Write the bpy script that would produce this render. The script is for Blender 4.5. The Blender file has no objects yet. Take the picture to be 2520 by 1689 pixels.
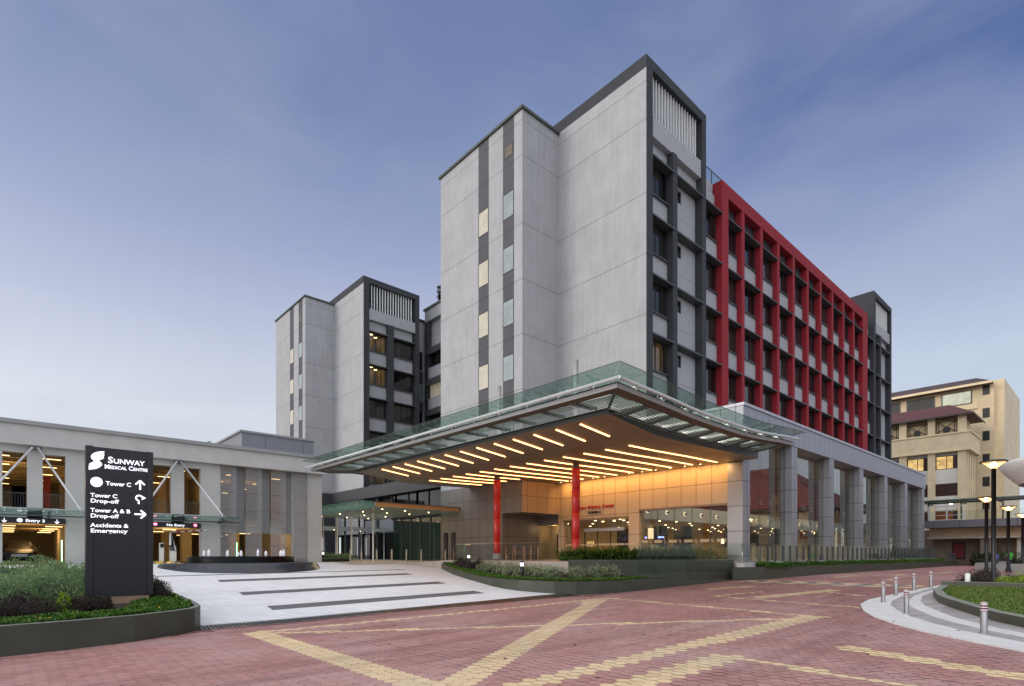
import bpy, math, random
from mathutils import Vector
random.seed(7)
C = bpy.context.scene.collection
EZ = .42                      # eye height above the podium floor (z = 0)
R = math.radians
# ------------------------------------------------------------------ ground height
KN = [(-80,-1.63),(6,-1.63),(20,-1.38),(30,-1.10),(40,-.98),(80,-.94),(300,-.94)]
def lerp(k, x):
    if x <= k[0][0]: return k[0][1]
    for (a,b),(c,d) in zip(k, k[1:]):
        if x <= c: return b+(d-b)*(x-a)/(c-a)
    return k[-1][1]
def G(X, Y):
    r = lerp(KN, X); t = max(0, min(1, (Y-16.5)/23.5))
    return r+(-.18-r)*t
# ------------------------------------------------------------------ mesh helpers
class MB:
    def __init__(s): s.v=[]; s.f=[]; s.m=[]; s.sm=set()
    def poly(s, pts, m=0, smooth=False):
        n=len(s.v); s.v+= [tuple(p) for p in pts]; s.f.append(tuple(range(n,n+len(pts)))); s.m.append(m)
        if smooth: s.sm.add(len(s.f)-1)
        return s
    def box(s,x0,x1,y0,y1,z0,z1,m=0):
        n=len(s.v); s.v+=[(x,y,z) for z in (z0,z1) for x,y in ((x0,y0),(x1,y0),(x1,y1),(x0,y1))]
        for q in ((3,2,1,0),(4,5,6,7),(0,1,5,4),(1,2,6,5),(2,3,7,6),(3,0,4,7)):
            s.f.append(tuple(n+i for i in q)); s.m.append(m)
        return s
    def prism(s, pts, z0, z1, m=0):           # pts ccw 2D; z0,z1 number or list per point
        k=len(pts); a=z0 if isinstance(z0,(list,tuple)) else [z0]*k; b=z1 if isinstance(z1,(list,tuple)) else [z1]*k
        n=len(s.v); s.v+=[(p[0],p[1],a[i]) for i,p in enumerate(pts)]+[(p[0],p[1],b[i]) for i,p in enumerate(pts)]
        s.f.append(tuple(n+i for i in reversed(range(k)))); s.m.append(m)
        s.f.append(tuple(n+k+i for i in range(k))); s.m.append(m)
        for i in range(k):
            j=(i+1)%k; s.f.append((n+i,n+j,n+k+j,n+k+i)); s.m.append(m)
        return s
    def tube(s, path, r, seg=10, m=0, caps=True):
        P=[Vector(p) for p in path]; rr=r if isinstance(r,(list,tuple)) else [r]*len(P); n0=len(s.v)
        for i,p in enumerate(P):
            d=(P[min(i+1,len(P)-1)]-P[max(i-1,0)]).normalized()
            u=d.cross(Vector((0,0,1)));
            if u.length<1e-3: u=Vector((1,0,0))
            u.normalize(); w=u.cross(d)
            for k in range(seg):
                a=2*math.pi*k/seg; s.v.append(tuple(p+(u*math.cos(a)+w*math.sin(a))*rr[i]))
        for i in range(len(P)-1):
            for k in range(seg):
                a=n0+i*seg+k; b=n0+i*seg+(k+1)%seg
                s.f.append((a,b,b+seg,a+seg)); s.m.append(m); s.sm.add(len(s.f)-1)
        if caps:
            s.f.append(tuple(n0+k for k in range(seg))); s.m.append(m)
            s.f.append(tuple(n0+(len(P)-1)*seg+k for k in reversed(range(seg)))); s.m.append(m)
        return s
    def lathe(s, cx, cy, prof, seg=24, m=0):   # prof: (r,z)
        n0=len(s.v)
        for r,z in prof:
            for k in range(seg):
                a=2*math.pi*k/seg; s.v.append((cx+r*math.cos(a),cy+r*math.sin(a),z))
        for i in range(len(prof)-1):
            for k in range(seg):
                a=n0+i*seg+k; b=n0+i*seg+(k+1)%seg
                s.f.append((a,b,b+seg,a+seg)); s.m.append(m)
                s.sm.add(len(s.f)-1)
        return s
    def mark(s):
        s.mk=getattr(s,'mk',[])+[len(s.f)]
    def build_each(s,name,mats,parent=None):
        mk=s.mk+[len(s.f)]; out=[]
        for a,c in zip(mk,mk[1:]):
            if c<=a: continue
            p=MB(); idx={}
            for k in range(a,c):
                q=[]
                for i in s.f[k]:
                    if i not in idx: idx[i]=len(p.v); p.v.append(s.v[i])
                    q.append(idx[i])
                p.f.append(tuple(q)); p.m.append(s.m[k])
                if k in s.sm: p.sm.add(len(p.f)-1)
            out.append(p.build(name,mats,parent))
        return out
    def build(s, name, mats, parent=None):
        off = parent.get('_o') if parent is not None else None
        o3 = Vector(off) if off is not None else Vector((0,0,0))
        me=bpy.data.meshes.new(name)
        me.from_pydata([(v[0]-o3.x,v[1]-o3.y,v[2]-o3.z) for v in s.v],[],s.f)
        if not isinstance(mats,(list,tuple)): mats=[mats]
        for mm in mats: me.materials.append(mm)
        if len(mats)>1: me.polygons.foreach_set('material_index', s.m)
        if s.sm:
            me.polygons.foreach_set('use_smooth',[i in s.sm for i in range(len(s.f))])
        me.update()
        o=bpy.data.objects.new(name, me); C.objects.link(o)
        if parent is not None:
            o.parent=parent; o['_o']=[o3.x,o3.y,o3.z]
        else: o['_o']=[0,0,0]
        return o
def tag(o,label=None,cat=None,group=None,kind=None):
    if label: o['label']=label
    if cat: o['category']=cat
    if group: o['group']=group
    if kind: o['kind']=kind
    return o
def thing(name,label,cat,loc=(0,0,0),group=None):
    o=bpy.data.objects.new(name,None); C.objects.link(o); o.location=loc; o['_o']=list(loc)
    o.empty_display_size=.3
    return tag(o,label,cat,group)
def kids(o): return [c for c in bpy.data.objects if c.parent==o]
def copy_tree(o, loc=None, parent=None, label=None, tree=None):
    c=o.copy(); C.objects.link(c); c.parent=parent
    if loc is not None: c.location=loc
    if label: c['label']=label
    for ch in kids(o): copy_tree(ch, None, c)
    return c
# ------------------------------------------------------------------ materials
def newmat(name):
    m=bpy.data.materials.new(name); m.use_nodes=True; nt=m.node_tree; return m,nt,nt.nodes,nt.links,nt.nodes['Principled BSDF']
def mth(nt,op,a,b=None,c=None):
    n=nt.nodes.new('ShaderNodeMath'); n.operation=op
    for i,x in enumerate((a,b,c)):
        if x is None: continue
        if isinstance(x,(int,float)): n.inputs[i].default_value=x
        else: nt.links.new(x,n.inputs[i])
    return n.outputs[0]
def geo_xyz(nt):
    g=nt.nodes.new('ShaderNodeNewGeometry'); s=nt.nodes.new('ShaderNodeSeparateXYZ'); nt.links.new(g.outputs['Position'],s.inputs[0])
    n=nt.nodes.new('ShaderNodeSeparateXYZ'); nt.links.new(g.outputs['True Normal'],n.inputs[0])
    return g,s.outputs,n.outputs
def noise(nt,scale,det=4,vec=None,rough=.55,stretch=None):
    n=nt.nodes.new('ShaderNodeTexNoise'); n.inputs['Scale'].default_value=scale; n.inputs['Detail'].default_value=det; n.inputs['Roughness'].default_value=rough
    g=nt.nodes.new('ShaderNodeNewGeometry'); src=g.outputs['Position']
    if stretch:
        mp=nt.nodes.new('ShaderNodeMapping'); mp.inputs['Scale'].default_value=stretch; nt.links.new(src,mp.inputs[0]); src=mp.outputs[0]
    nt.links.new(src,n.inputs['Vector']); return n.outputs['Fac']
def mixc(nt,fac,a,b,bt='MIX'):
    n=nt.nodes.new('ShaderNodeMix'); n.data_type='RGBA'; n.blend_type=bt
    for i,x in ((0,fac),(6,a),(7,b)):
        if isinstance(x,(int,float)): n.inputs[i].default_value=x
        elif isinstance(x,tuple): n.inputs[i].default_value=(*x,1) if len(x)==3 else x
        else: nt.links.new(x,n.inputs[i])
    return n.outputs[2]
def ramp(nt,fac,lo,hi):
    n=nt.nodes.new('ShaderNodeMapRange'); n.inputs[1].default_value=lo; n.inputs[2].default_value=hi; nt.links.new(fac,n.inputs[0]); return n.outputs[0]
def sc(c,k): return tuple(x*k for x in c)
def bump(nt,b,h,st=.3,dist=.02):
    n=nt.nodes.new('ShaderNodeBump'); n.inputs['Strength'].default_value=st; n.inputs['Distance'].default_value=dist
    nt.links.new(h,n.inputs['Height']); nt.links.new(n.outputs[0],b.inputs['Normal'])
def plain(name,col,rough=.6,metal=0,var=.12,scale=3,bmp=0,spec=None):
    m,nt,N,L,b=newmat(name)
    f=noise(nt,scale,5)
    c=mixc(nt,ramp(nt,f,.3,.7),sc(col,1-var),sc(col,1+var)); L.new(c,b.inputs['Base Color'])
    b.inputs['Roughness'].default_value=rough; b.inputs['Metallic'].default_value=metal
    if spec is not None: b.inputs['Specular IOR Level'].default_value=spec
    if bmp: bump(nt,b,noise(nt,scale*8,4),bmp,.02)
    return m
def plaster(name,col,var=.09,grooves=None,gw=.035):
    """textured render coat: blotches, vertical runs, fine grain, horizontal groove lines at heights"""
    m,nt,N,L,b=newmat(name)
    a=noise(nt,.55,6,rough=.65); s=noise(nt,1.6,5,stretch=(1.9,1.9,.16),rough=.6); fi=noise(nt,5,5,rough=.75)
    k=mth(nt,'ADD',mth(nt,'MULTIPLY',ramp(nt,a,.3,.7),.45),mth(nt,'ADD',mth(nt,'MULTIPLY',ramp(nt,s,.3,.7),.35),mth(nt,'MULTIPLY',ramp(nt,fi,.3,.7),.35)))
    c=mixc(nt,k,sc(col,1-var),sc(col,1+var))
    if grooves:
        g,xyz,nn=geo_xyz(nt); acc=None
        for z in grooves:
            d=mth(nt,'LESS_THAN',mth(nt,'ABSOLUTE',mth(nt,'SUBTRACT',xyz[2],z)),gw)
            acc=d if acc is None else mth(nt,'MAXIMUM',acc,d)
        acc=mth(nt,'MULTIPLY',acc,mth(nt,'LESS_THAN',mth(nt,'ABSOLUTE',nn[2]),.5))
        c=mixc(nt,mth(nt,'MULTIPLY',acc,.62),c,sc(col,.35))
    L.new(c,b.inputs['Base Color']); b.inputs['Roughness'].default_value=.85
    bump(nt,b,mth(nt,'ADD',mth(nt,'MULTIPLY',a,.4),noise(nt,9,5,stretch=(1,1,.5))),.35,.03)
    return m
def panels(name,col,rough=.4,metal=0,su=1.08,u0=0,sv=1.53,v0=0,jw=.022,var=.06,joint=.25,side=True,clouds=.1):
    m,nt,N,L,b=newmat(name); g,p,n=geo_xyz(nt)
    ax=mth(nt,'ABSOLUTE',n[0]); ay=mth(nt,'ABSOLUTE',n[1]); az=mth(nt,'ABSOLUTE',n[2])
    def line(c,s,o,w):
        t=mth(nt,'DIVIDE',mth(nt,'SUBTRACT',c,o),s); fr=mth(nt,'FRACT',t)
        return mth(nt,'LESS_THAN',mth(nt,'MINIMUM',fr,mth(nt,'SUBTRACT',1,fr)),w/s), mth(nt,'FLOOR',t)
    lx,cx=line(p[0],su,u0,jw); ly,cy=line(p[1],su,u0,jw); lz,cz=line(p[2],sv,v0,jw)
    facex=mth(nt,'GREATER_THAN',ax,.5); facey=mth(nt,'GREATER_THAN',ay,.5); vert=mth(nt,'LESS_THAN',az,.5)
    ln=mth(nt,'MAXIMUM',mth(nt,'MAXIMUM',mth(nt,'MULTIPLY',lx,mth(nt,'SUBTRACT',1,facex)),mth(nt,'MULTIPLY',ly,mth(nt,'SUBTRACT',1,facey))),mth(nt,'MULTIPLY',lz,vert))
    cv=nt.nodes.new('ShaderNodeCombineXYZ')
    L.new(mth(nt,'MULTIPLY',cx,mth(nt,'SUBTRACT',1,facex)),cv.inputs[0]); L.new(mth(nt,'MULTIPLY',cy,mth(nt,'SUBTRACT',1,facey)),cv.inputs[1]); L.new(cz,cv.inputs[2])
    wn=nt.nodes.new('ShaderNodeTexWhiteNoise'); L.new(cv.outputs[0],wn.inputs[0])
    c=mixc(nt,wn.outputs[0],sc(col,1-var),sc(col,1+var))
    c=mixc(nt,mth(nt,'MULTIPLY',ramp(nt,noise(nt,.8,5),.3,.7),clouds*4),c,sc(col,1-clouds*1.5))
    c=mixc(nt,ln,c,sc(col,joint)); L.new(c,b.inputs['Base Color'])
    b.inputs['Metallic'].default_value=metal
    L.new(mth(nt,'ADD',rough,mth(nt,'MULTIPLY',wn.outputs[0],.08)),b.inputs['Roughness'])
    bump(nt,b,mth(nt,'SUBTRACT',1,ln),.5,.01)
    return m
def emis(name,col,st,base=(.8,.8,.8)):
    m,nt,N,L,b=newmat(name); b.inputs['Base Color'].default_value=(*base,1); b.inputs['Emission Color'].default_value=(*col,1); b.inputs['Emission Strength'].default_value=st
    return m
def glass(name,tint=(.85,.93,.9),refl=.9,rough=.0,base=.04,film=0,filmcol=(.8,.8,.8)):
    """thin architectural glass: tinted see-through plus fresnel mirror (facing either way)"""
    m=bpy.data.materials.new(name); m.use_nodes=True; nt=m.node_tree; nt.nodes.clear(); N=nt.nodes; L=nt.links
    o=N.new('ShaderNodeOutputMaterial'); t=N.new('ShaderNodeBsdfTransparent'); t.inputs[0].default_value=(*tint,1)
    gl=N.new('ShaderNodeBsdfGlossy'); gl.inputs['Roughness'].default_value=rough; gl.inputs[0].default_value=(refl,refl,refl,1)
    lw=N.new('ShaderNodeLayerWeight'); lw.inputs[0].default_value=.5
    p5=mth(nt,'POWER',lw.outputs['Facing'],4.0)
    f=mth(nt,'ADD',base*2,mth(nt,'MULTIPLY',p5,1-base*2))
    mx=N.new('ShaderNodeMixShader'); L.new(f,mx.inputs[0]); L.new(t.outputs[0],mx.inputs[1]); L.new(gl.outputs[0],mx.inputs[2])
    out=mx.outputs[0]
    if film:
        d=N.new('ShaderNodeBsdfDiffuse'); d.inputs[0].default_value=(*filmcol,1); m2=N.new('ShaderNodeMixShader'); m2.inputs[0].default_value=film
        L.new(out,m2.inputs[1]); L.new(d.outputs[0],m2.inputs[2]); out=m2.outputs[0]
    L.new(out,o.inputs[0]); return m
def leafmat(name,cols,trans=.25,rough=.5):
    m,nt,N,L,b=newmat(name); g=N.new('ShaderNodeNewGeometry'); r=N.new('ShaderNodeValToRGB')
    e=r.color_ramp.elements
    while len(e)<len(cols): e.new(.5)
    for i,c in enumerate(cols): e[i].position=i/(len(cols)-1); e[i].color=(*c,1)
    r.color_ramp.interpolation='LINEAR'
    L.new(g.outputs['Random Per Island'],r.inputs[0])
    c=mixc(nt,ramp(nt,noise(nt,1.3,3),.35,.65),r.outputs[0],sc((1,1,1),1),'MULTIPLY')
    L.new(c,b.inputs['Base Color']); b.inputs['Roughness'].default_value=rough; b.inputs['Specular IOR Level'].default_value=.3
    tr=N.new('ShaderNodeBsdfTranslucent'); L.new(r.outputs[0],tr.inputs[0]); mx=N.new('ShaderNodeMixShader'); mx.inputs[0].default_value=trans
    L.new(b.outputs[0],mx.inputs[1]); L.new(tr.outputs[0],mx.inputs[2]); L.new(mx.outputs[0],N['Material Output'].inputs[0])
    return m
GR=[z+EZ for z in (4.2,8.4,12.6,16.8,21.0,25.25,30.4,33.05)]
M=dict(
 wall=plaster('pale_render',(.37,.37,.375),.19,GR,.03),
 walls=plaster('pale_render_spandrel',(.37,.37,.38),.08,[z+EZ for z in (8.9,13.1,17.3,21.5,25.75)],.025),
 dark=plaster('charcoal_render',(.040,.042,.047),.16,GR,.03),
 band=plaster('grey_render_band',(.085,.085,.092),.22,GR,.03),
 red=plaster('red_render',(.27,.012,.020),.24,GR,.03),
 cap=plain('roof_cap',(.07,.08,.065),.6),
 shade=plain('shade_metal',(.06,.064,.062),.55,var=.15),
 frame=plain('window_frame_dark',(.015,.015,.016),.4),
 gdark=glass('window_glass_dark',(.10,.12,.13),.9,0,.05),
 gclear=glass('window_glass_clear',(.80,.84,.80),.9,0,.03),
 groom=glass('window_glass_room',(.55,.6,.58),.9,0,.04),
 room=plain('room_dark',(.03,.03,.032),.9),
 warm=plain('room_warm',(.55,.42,.24),.8),
 blind=emis('lit_blind',(1,.82,.55),.42,(.7,.65,.5)),
 pale=emis('pale_lit_pane',(.8,.9,.88),.12,(.5,.55,.53)),
 lamp=emis('warm_lamp',(1,.72,.36),4),
 lampw=emis('soft_lamp',(1,.72,.4),2),
 strip=emis('light_strip',(1,.39,.13),4.0),
 alu=panels('silver_panel',(.275,.285,.305),.38,.25,1.2,0,1.53,-.1+EZ,.02,.07,.22,clouds=.09),
 aluh=panels('silver_header',(.30,.305,.34),.38,.25,.98,.4,40,20,.02,.07,.22,clouds=.10),
 tan=panels('lamp_warm_wall_panel',(.48,.37,.235),.42,.0,1.08,.37,1.53,-.1+EZ,.016,.04,.12,clouds=.05),  # warmth of the lamps is put into this panel colour
 grey=panels('grey_wall_panel',(.175,.158,.138),.42,.0,1.08,.42,1.53,-.1+EZ,.016,.05,.16,clouds=.05),
 soffit=panels('soffit_panel',(.26,.185,.115),.42,.1,1.5,.2,50,25,.014,.03,.35,clouds=.03),
 soff2=plain('soffit_brown',(.10,.072,.05),.55),
 fascia=plain('fascia_grey',(.062,.066,.064),.45),
 steel=plain('white_steel',(.62,.63,.62),.35,.1,.05),
 stain=plain('brushed_steel',(.50,.48,.46),.28,.9,.08,12),
 pole=plain('black_pole',(.004,.004,.005),.4),
 teal=glass('canopy_glass',(.56,.76,.69),.9,.02,.05,.14,(.50,.70,.63)),
 bal=glass('balustrade_glass',(.80,.87,.84),.85,0,.018),
 lobg=glass('lobby_glass',(.86,.88,.80),.95,0,.035),
 tealg=glass('teal_curtain_glass',(.16,.30,.27),.9,0,.05,.25,(.05,.11,.10)),
 olive=plain('olive_planter_paint',(.044,.048,.031),.5,var=.18,scale=1.4),
 kerb=plain('kerb_top',(.20,.21,.17),.7,var=.2,scale=4),
 soil=plain('soil',(.045,.028,.018),.95,var=.4,scale=6,bmp=.6),
 sign=plain('sign_charcoal',(.012,.0125,.015),.35,.1,.06),
 signlit=emis('sign_letters',(.90,.90,1),.55,(.9,.9,.9)),
 redpaint=plain('red_gloss_paint',(.50,.014,.010),.38,0,.06,2),
 rope=plain('parking_render',(.50,.485,.45),.85,0,.07,1.2,bmp=.15),
 conc=plain('concrete_grey',(.30,.30,.29),.85,0,.1,1,bmp=.2),
 cpin=plain('parking_inside',(.34,.27,.17),.85,0,.12,1),
 white=plain('white_paint',(.72,.72,.70),.6,0,.04),
 cream=plain('cream_render',(.72,.585,.37),.85,0,.09,.8,bmp=.15),
 creaml=plain('cream_render_pale',(.70,.66,.58),.85,0,.09,.8),
 creamd=plain('cream_moulding',(.78,.64,.40),.85,0,.07,.8),
 black=plain('black_stone',(.003,.003,.003),.35,0,.3,8,spec=.15),
 slate=plain('dark_wet_slate',(.030,.032,.040),.22,0,.3,1.2,bmp=.05),
 water=emis('glowing_fountain_foam',(1,1,1),.05,(.9,.9,.95)),  # faint glow added to the foam, no lamp in the jets
 yellow=plain('yellow_paint',(.62,.42,.03),.5),
 carp=plain('car_paint',(.004,.0035,.003),.12,.2,.1),
 rubber=plain('rubber',(.01,.01,.01),.8),
 darkred=plain('lobby_dark_red',(.13,.008,.010),.6),
 maroon=plain('maroon_board',(.25,.03,.04),.6),
 skin=plain('skin',(.16,.08,.05),.5), green=plain('green_cloth',(.05,.42,.04),.8), blue=plain('blue_cloth',(.10,.16,.40),.8), hair=plain('hair',(.01,.008,.007),.5),
)
def tilemat(name,col,var=.1,rough=.8,brick=(.6,.3),dark=.55,rot=0,dirt=.25):
    m,nt,N,L,b=newmat(name); g=N.new('ShaderNodeNewGeometry'); mp=N.new('ShaderNodeMapping'); mp.inputs['Rotation'].default_value=(0,0,rot); L.new(g.outputs['Position'],mp.inputs[0])
    br=N.new('ShaderNodeTexBrick'); L.new(mp.outputs[0],br.inputs[0]); br.inputs['Scale'].default_value=1
    br.inputs['Color1'].default_value=(*sc(col,1-var),1); br.inputs['Color2'].default_value=(*sc(col,1+var),1); br.inputs['Mortar'].default_value=(*sc(col,dark),1)
    br.inputs['Brick Width'].default_value=brick[0]; br.inputs['Row Height'].default_value=brick[1]; br.inputs['Mortar Size'].default_value=.009
    c=mixc(nt,mth(nt,'MULTIPLY',ramp(nt,noise(nt,.6,6),.45,.8),dirt),br.outputs[0],sc(col,.55)); c=mixc(nt,mth(nt,'MULTIPLY',ramp(nt,noise(nt,25,3),.35,.75),.18),c,sc(col,.6))
    L.new(c,b.inputs['Base Color']); b.inputs['Roughness'].default_value=rough; return m
M['drive']=tilemat('white_granite_paving',(.82,.81,.79),.07,.7,(.6,.2),.62,R(62),.28)
M['stripe']=tilemat('dark_granite_stripe',(.145,.138,.135),.12,.7,(.6,.2),.6,R(62))
M['apron']=tilemat('entrance_granite',(.42,.36,.30),.08,.6,(.9,.45),.7,0)
M['band1']=tilemat('roundabout_white_band',(.64,.63,.60),.05,.75,(.4,.4),.85,R(30),.15)
M['band2']=tilemat('roundabout_grey_band',(.36,.335,.32),.22,.75,(.8,.4),.8,R(30),.15)
def paver(name,c1,c2,c3):
    m,nt,N,L,b=newmat(name); g=N.new('ShaderNodeNewGeometry')
    c=mixc(nt,g.outputs['Random Per Island'],c1,c2); c=mixc(nt,mth(nt,'MULTIPLY',ramp(nt,noise(nt,.35,6),.42,.66),.7),c,c3)
    c=mixc(nt,mth(nt,'MULTIPLY',ramp(nt,noise(nt,3.2,6),.5,.8),.45),c,sc(c1,.62))
    c=mixc(nt,mth(nt,'MULTIPLY',ramp(nt,noise(nt,.9,5,stretch=(.12,1.6,1)),.48,.68),.55),c,sc(c1,.55))
    c=mixc(nt,mth(nt,'MULTIPLY',ramp(nt,noise(nt,1.7,7,rough=.7),.62,.72),.30),c,(.60,.52,.48))
    c=mixc(nt,mth(nt,'MULTIPLY',ramp(nt,noise(nt,60,2),.4,.8),.3),c,sc(c1,.5))
    L.new(c,b.inputs['Base Color']); b.inputs['Roughness'].default_value=.78; bump(nt,b,noise(nt,70,3),.3,.004); return m
M['rpav']=paver('red_hexagon_paver',(.40,.19,.163),(.48,.235,.205),(.52,.34,.30))
M['ypav']=paver('yellow_hexagon_paver',(.72,.53,.28),(.82,.62,.35),(.68,.53,.36))
M['gpav']=paver('grey_hexagon_paver',(.17,.17,.18),(.24,.24,.25),(.25,.24,.24))
M['joint']=plain('paver_joint_sand',(.19,.092,.08),.95,0,.3,5)
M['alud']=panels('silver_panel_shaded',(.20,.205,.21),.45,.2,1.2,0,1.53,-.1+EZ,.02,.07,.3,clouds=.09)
M['stain2']=panels('cornice_panel',(.42,.43,.46),.4,.25,.98,.4,40,20,.015,.05,.3,clouds=.05)
M['warmceil']=plain('warm_ceiling',(.45,.38,.27),.8,0,.05)
M['dkpart']=plain('dark_partition',(.035,.025,.02),.35,0,.2)
M['gold']=plain('gold_lattice',(.55,.36,.10),.35,.6,.1)
M['roped']=plain('parking_render_shaded',(.26,.26,.255),.85,0,.07,1.2,bmp=.15)  # darker copy of the parking render: recess shade put into the colour
M['greyp']=panels('grey_block_panel',(.20,.205,.225),.6,0,3.0,.3,40,20,.02,.04,.3,clouds=.03)
M['dkgrey']=plain('dark_grey_wall',(.05,.05,.055),.7,0,.1,1)
M['dkband']=panels('dark_band_panel',(.045,.046,.05),.5,0,2.0,.3,40,20,.02,.04,.3,clouds=.03)
M['dkpanel']=panels('bridge_panel',(.13,.13,.145),.5,0,2.6,.6,40,20,.03,.05,.3,clouds=.03)
M['tan2']=plain('warm_beam',(.55,.33,.14),.5,0,.06)
M['tealf']=glass('glass_fin',(.6,.76,.7),.9,.05,.05,.4,(.55,.70,.65))
M['tealceil']=glass('glass_ceiling',(.6,.74,.68),.9,.05,.05,.5,(.60,.68,.60))

M['kerbs']=plain('kerb_stone',(.42,.41,.40),.8,0,.12,3)

M['slat']=plain('slat_pale_teal',(.34,.47,.43),.4,0,.06)
M['dimwin']=plain('dim_window',(.014,.014,.013),.5,0,.5,1)
M['rail_post']=plain('rail_post_grey',(.085,.09,.085),.45)
M['bronzetrim']=plain('trim_bronze',(.24,.17,.12),.45,.2)

M['lobgd']=glass('podium_glass',(.66,.70,.64),1.0,0,.075)
M['bandred']=plain('dark_red_reflective',(.10,.008,.015),.4)
M['bandwhite']=plain('pale_reflective',(.62,.57,.56),.35,.2)
M['carp']=plain('car_paint_dark',(.006,.005,.005),.35,0,.1,spec=.3)
M['fasc2']=plain('fascia_light_grey',(.33,.34,.345),.45,0,.06)

def panemat(name,col,em,st,sx=.6):
    m,nt,N,L,b=newmat(name); f=noise(nt,1.1,3,stretch=(1,1,sx)); k=ramp(nt,f,.35,.65)
    L.new(mixc(nt,k,sc(col,.7),sc(col,1.15)),b.inputs['Base Color']); L.new(mixc(nt,k,sc(em,.5),em),b.inputs['Emission Color'])
    b.inputs['Roughness'].default_value=.08; b.inputs['Emission Strength'].default_value=st; return m
M['officelit']=panemat('office_lit_pane',(.3,.22,.1),(1,.66,.24),.42,1.5); M['officedim']=panemat('office_dim_pane',(.08,.10,.06),(.6,.7,.4),.18)
M['brownpane']=plain('brown_blind_pane',(.05,.022,.015),.3,0,.3); M['orangepane']=panemat('orange_blind_pane',(.10,.035,.02),(1,.35,.1),.06)
M['parapet']=plain('grey_lintel',(.30,.28,.25),.85); M['bronze']=plain('bronze_metal',(.06,.045,.03),.5)
M['creams']=plain('cream_side_wall',(.72,.60,.42),.85,0,.08,.5); M['annex']=plain('annex_render',(.30,.24,.18),.85,0,.15,.7)
def tiles(name,col):
    m,nt,N,L,b=newmat(name); g,p,n=geo_xyz(nt)
    w=mth(nt,'FRACT',mth(nt,'MULTIPLY',p[1],2.6)); r=mth(nt,'FRACT',mth(nt,'MULTIPLY',p[2],3.2)); k=mth(nt,'MULTIPLY',ramp(nt,w,0,.5),ramp(nt,r,0,.4))
    L.new(mixc(nt,k,sc(col,.55),mixc(nt,noise(nt,3,4),sc(col,.8),sc(col,1.25))),b.inputs['Base Color']); b.inputs['Roughness'].default_value=.6; return m
M['tile']=tiles('red_roof_tile',(.115,.030,.028)); M['tiled']=tiles('brown_roof_tile',(.075,.036,.030))
M['pavroof']=plain('pavilion_roof',(.62,.62,.66),.5,0,.05)

# ================================================================== SETTING
def inpoly(x,y,P):
    c=False; j=len(P)-1
    for i in range(len(P)):
        if (P[i][1]>y)!=(P[j][1]>y) and x<(P[j][0]-P[i][0])*(y-P[i][1])/(P[j][1]-P[i][1])+P[i][0]: c=not c
        j=i
    return c
def gridsheet(name,mat,xs,ys,off,mask=None):
    b=MB(); idx={}
    for i,x in enumerate(xs):
        for j,y in enumerate(ys):
            idx[i,j]=len(b.v); b.v.append((x,y,G(x,y)+off))
    for i in range(len(xs)-1):
        for j in range(len(ys)-1):
            if mask and not mask((xs[i]+xs[i+1])/2,(ys[j]+ys[j+1])/2): continue
            b.f.append((idx[i,j],idx[i+1,j],idx[i+1,j+1],idx[i,j+1])); b.m.append(0)
    return tag(b.build(name,mat),kind='structure')
def rng(a,b,n): return [a+(b-a)*i/n for i in range(n+1)]
XS=[-400,-200,-80,-40,-20,-10,-5,0,3]+rng(6,20,7)+rng(22,30,4)+rng(32,40,4)+[45,50,60,70,80,100,140,200,300,420]
YS=[-400,-150,-60,-30,-15,-8,-4,0,4,8,12,14,16.5]+rng(18,40,11)+[43,50,60,80,120,200,420]
M['ground']=plain('distant_ground',(.16,.15,.14),.9,0,.15,.2)
gridsheet('ground',M['ground'],XS,YS,-.06)
xs=[-14,-8,-5,0,3]+rng(6,20,7)+rng(22,30,4)+rng(32,40,4)+[45,50,60,70,80,92]
gridsheet('road',M['joint'],xs,[-14,-8,-4,0,4,8,12,14,16.5,17.2],-.004)
M['farroad']=plain('far_red_paving',(.38,.165,.155),.85,0,.14,.8)
RAo=[(60,4.9),(36.28,5.89),(29.09,6.15),(26.0,6.35),(23.7,6.45),(21.91,6.22),(20.13,5.62),(18.61,4.93),(17.32,4.11),(16.22,3.22),(15.41,2.32),(14.61,1.35),(13.2,-.9),(11.6,-4),(10,-8)]
RAp=[(60,4.6),(36,5.35),(28.94,5.21),(26.3,5.0),(24.06,4.44),(22.85,3.98),(21.6,3.4),(20.43,2.85),(19.4,2.3),(18.51,1.71),(17.6,1.0),(16.8,.2),(16,-.8),(14.8,-3),(13.5,-7)]
RApoly=RAo+[(10,-14),(92,-14),(92,4.9)]
CPb=[(22.49,31.91),(21.3,29.6),(20.27,27.44),(19.4,25.2),(18.68,23.06),(18.1,21.3),(17.85,20.13),(17.85,19.1),(18.11,18.33),(18.5,17.5),(19.12,16.85),(20.1,16.35),(21.39,16.06),(25.61,15.6),(30.62,15.34)]
CPpoly=CPb+[(33,15.3),(33,16),(24,33)]
def dline(x,y,a,b):
    dx,dy=b[0]-a[0],b[1]-a[1]; l=math.hypot(dx,dy); t=((x-a[0])*dx+(y-a[1])*dy)/l
    if t<-.1 or t>l+.1: return 9
    return abs((x-a[0])*dy-(y-a[1])*dx)/l
THIN=[((4.8,15.4),(14.54,14.72)),((14.54,14.72),(18.6,14.7)),((5.2,14.95),(17.6,5.95)),((18.6,14.72),(17.75,5.9)),((10.35,5.1),(9.9,1.5)),((21.83,11.64),(21.1,6.07)),((21.83,11.64),(24.88,10.93)),((26.2,8.65),(25.25,7.12)),((4.8,5.1),(4.6,2))]
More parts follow.
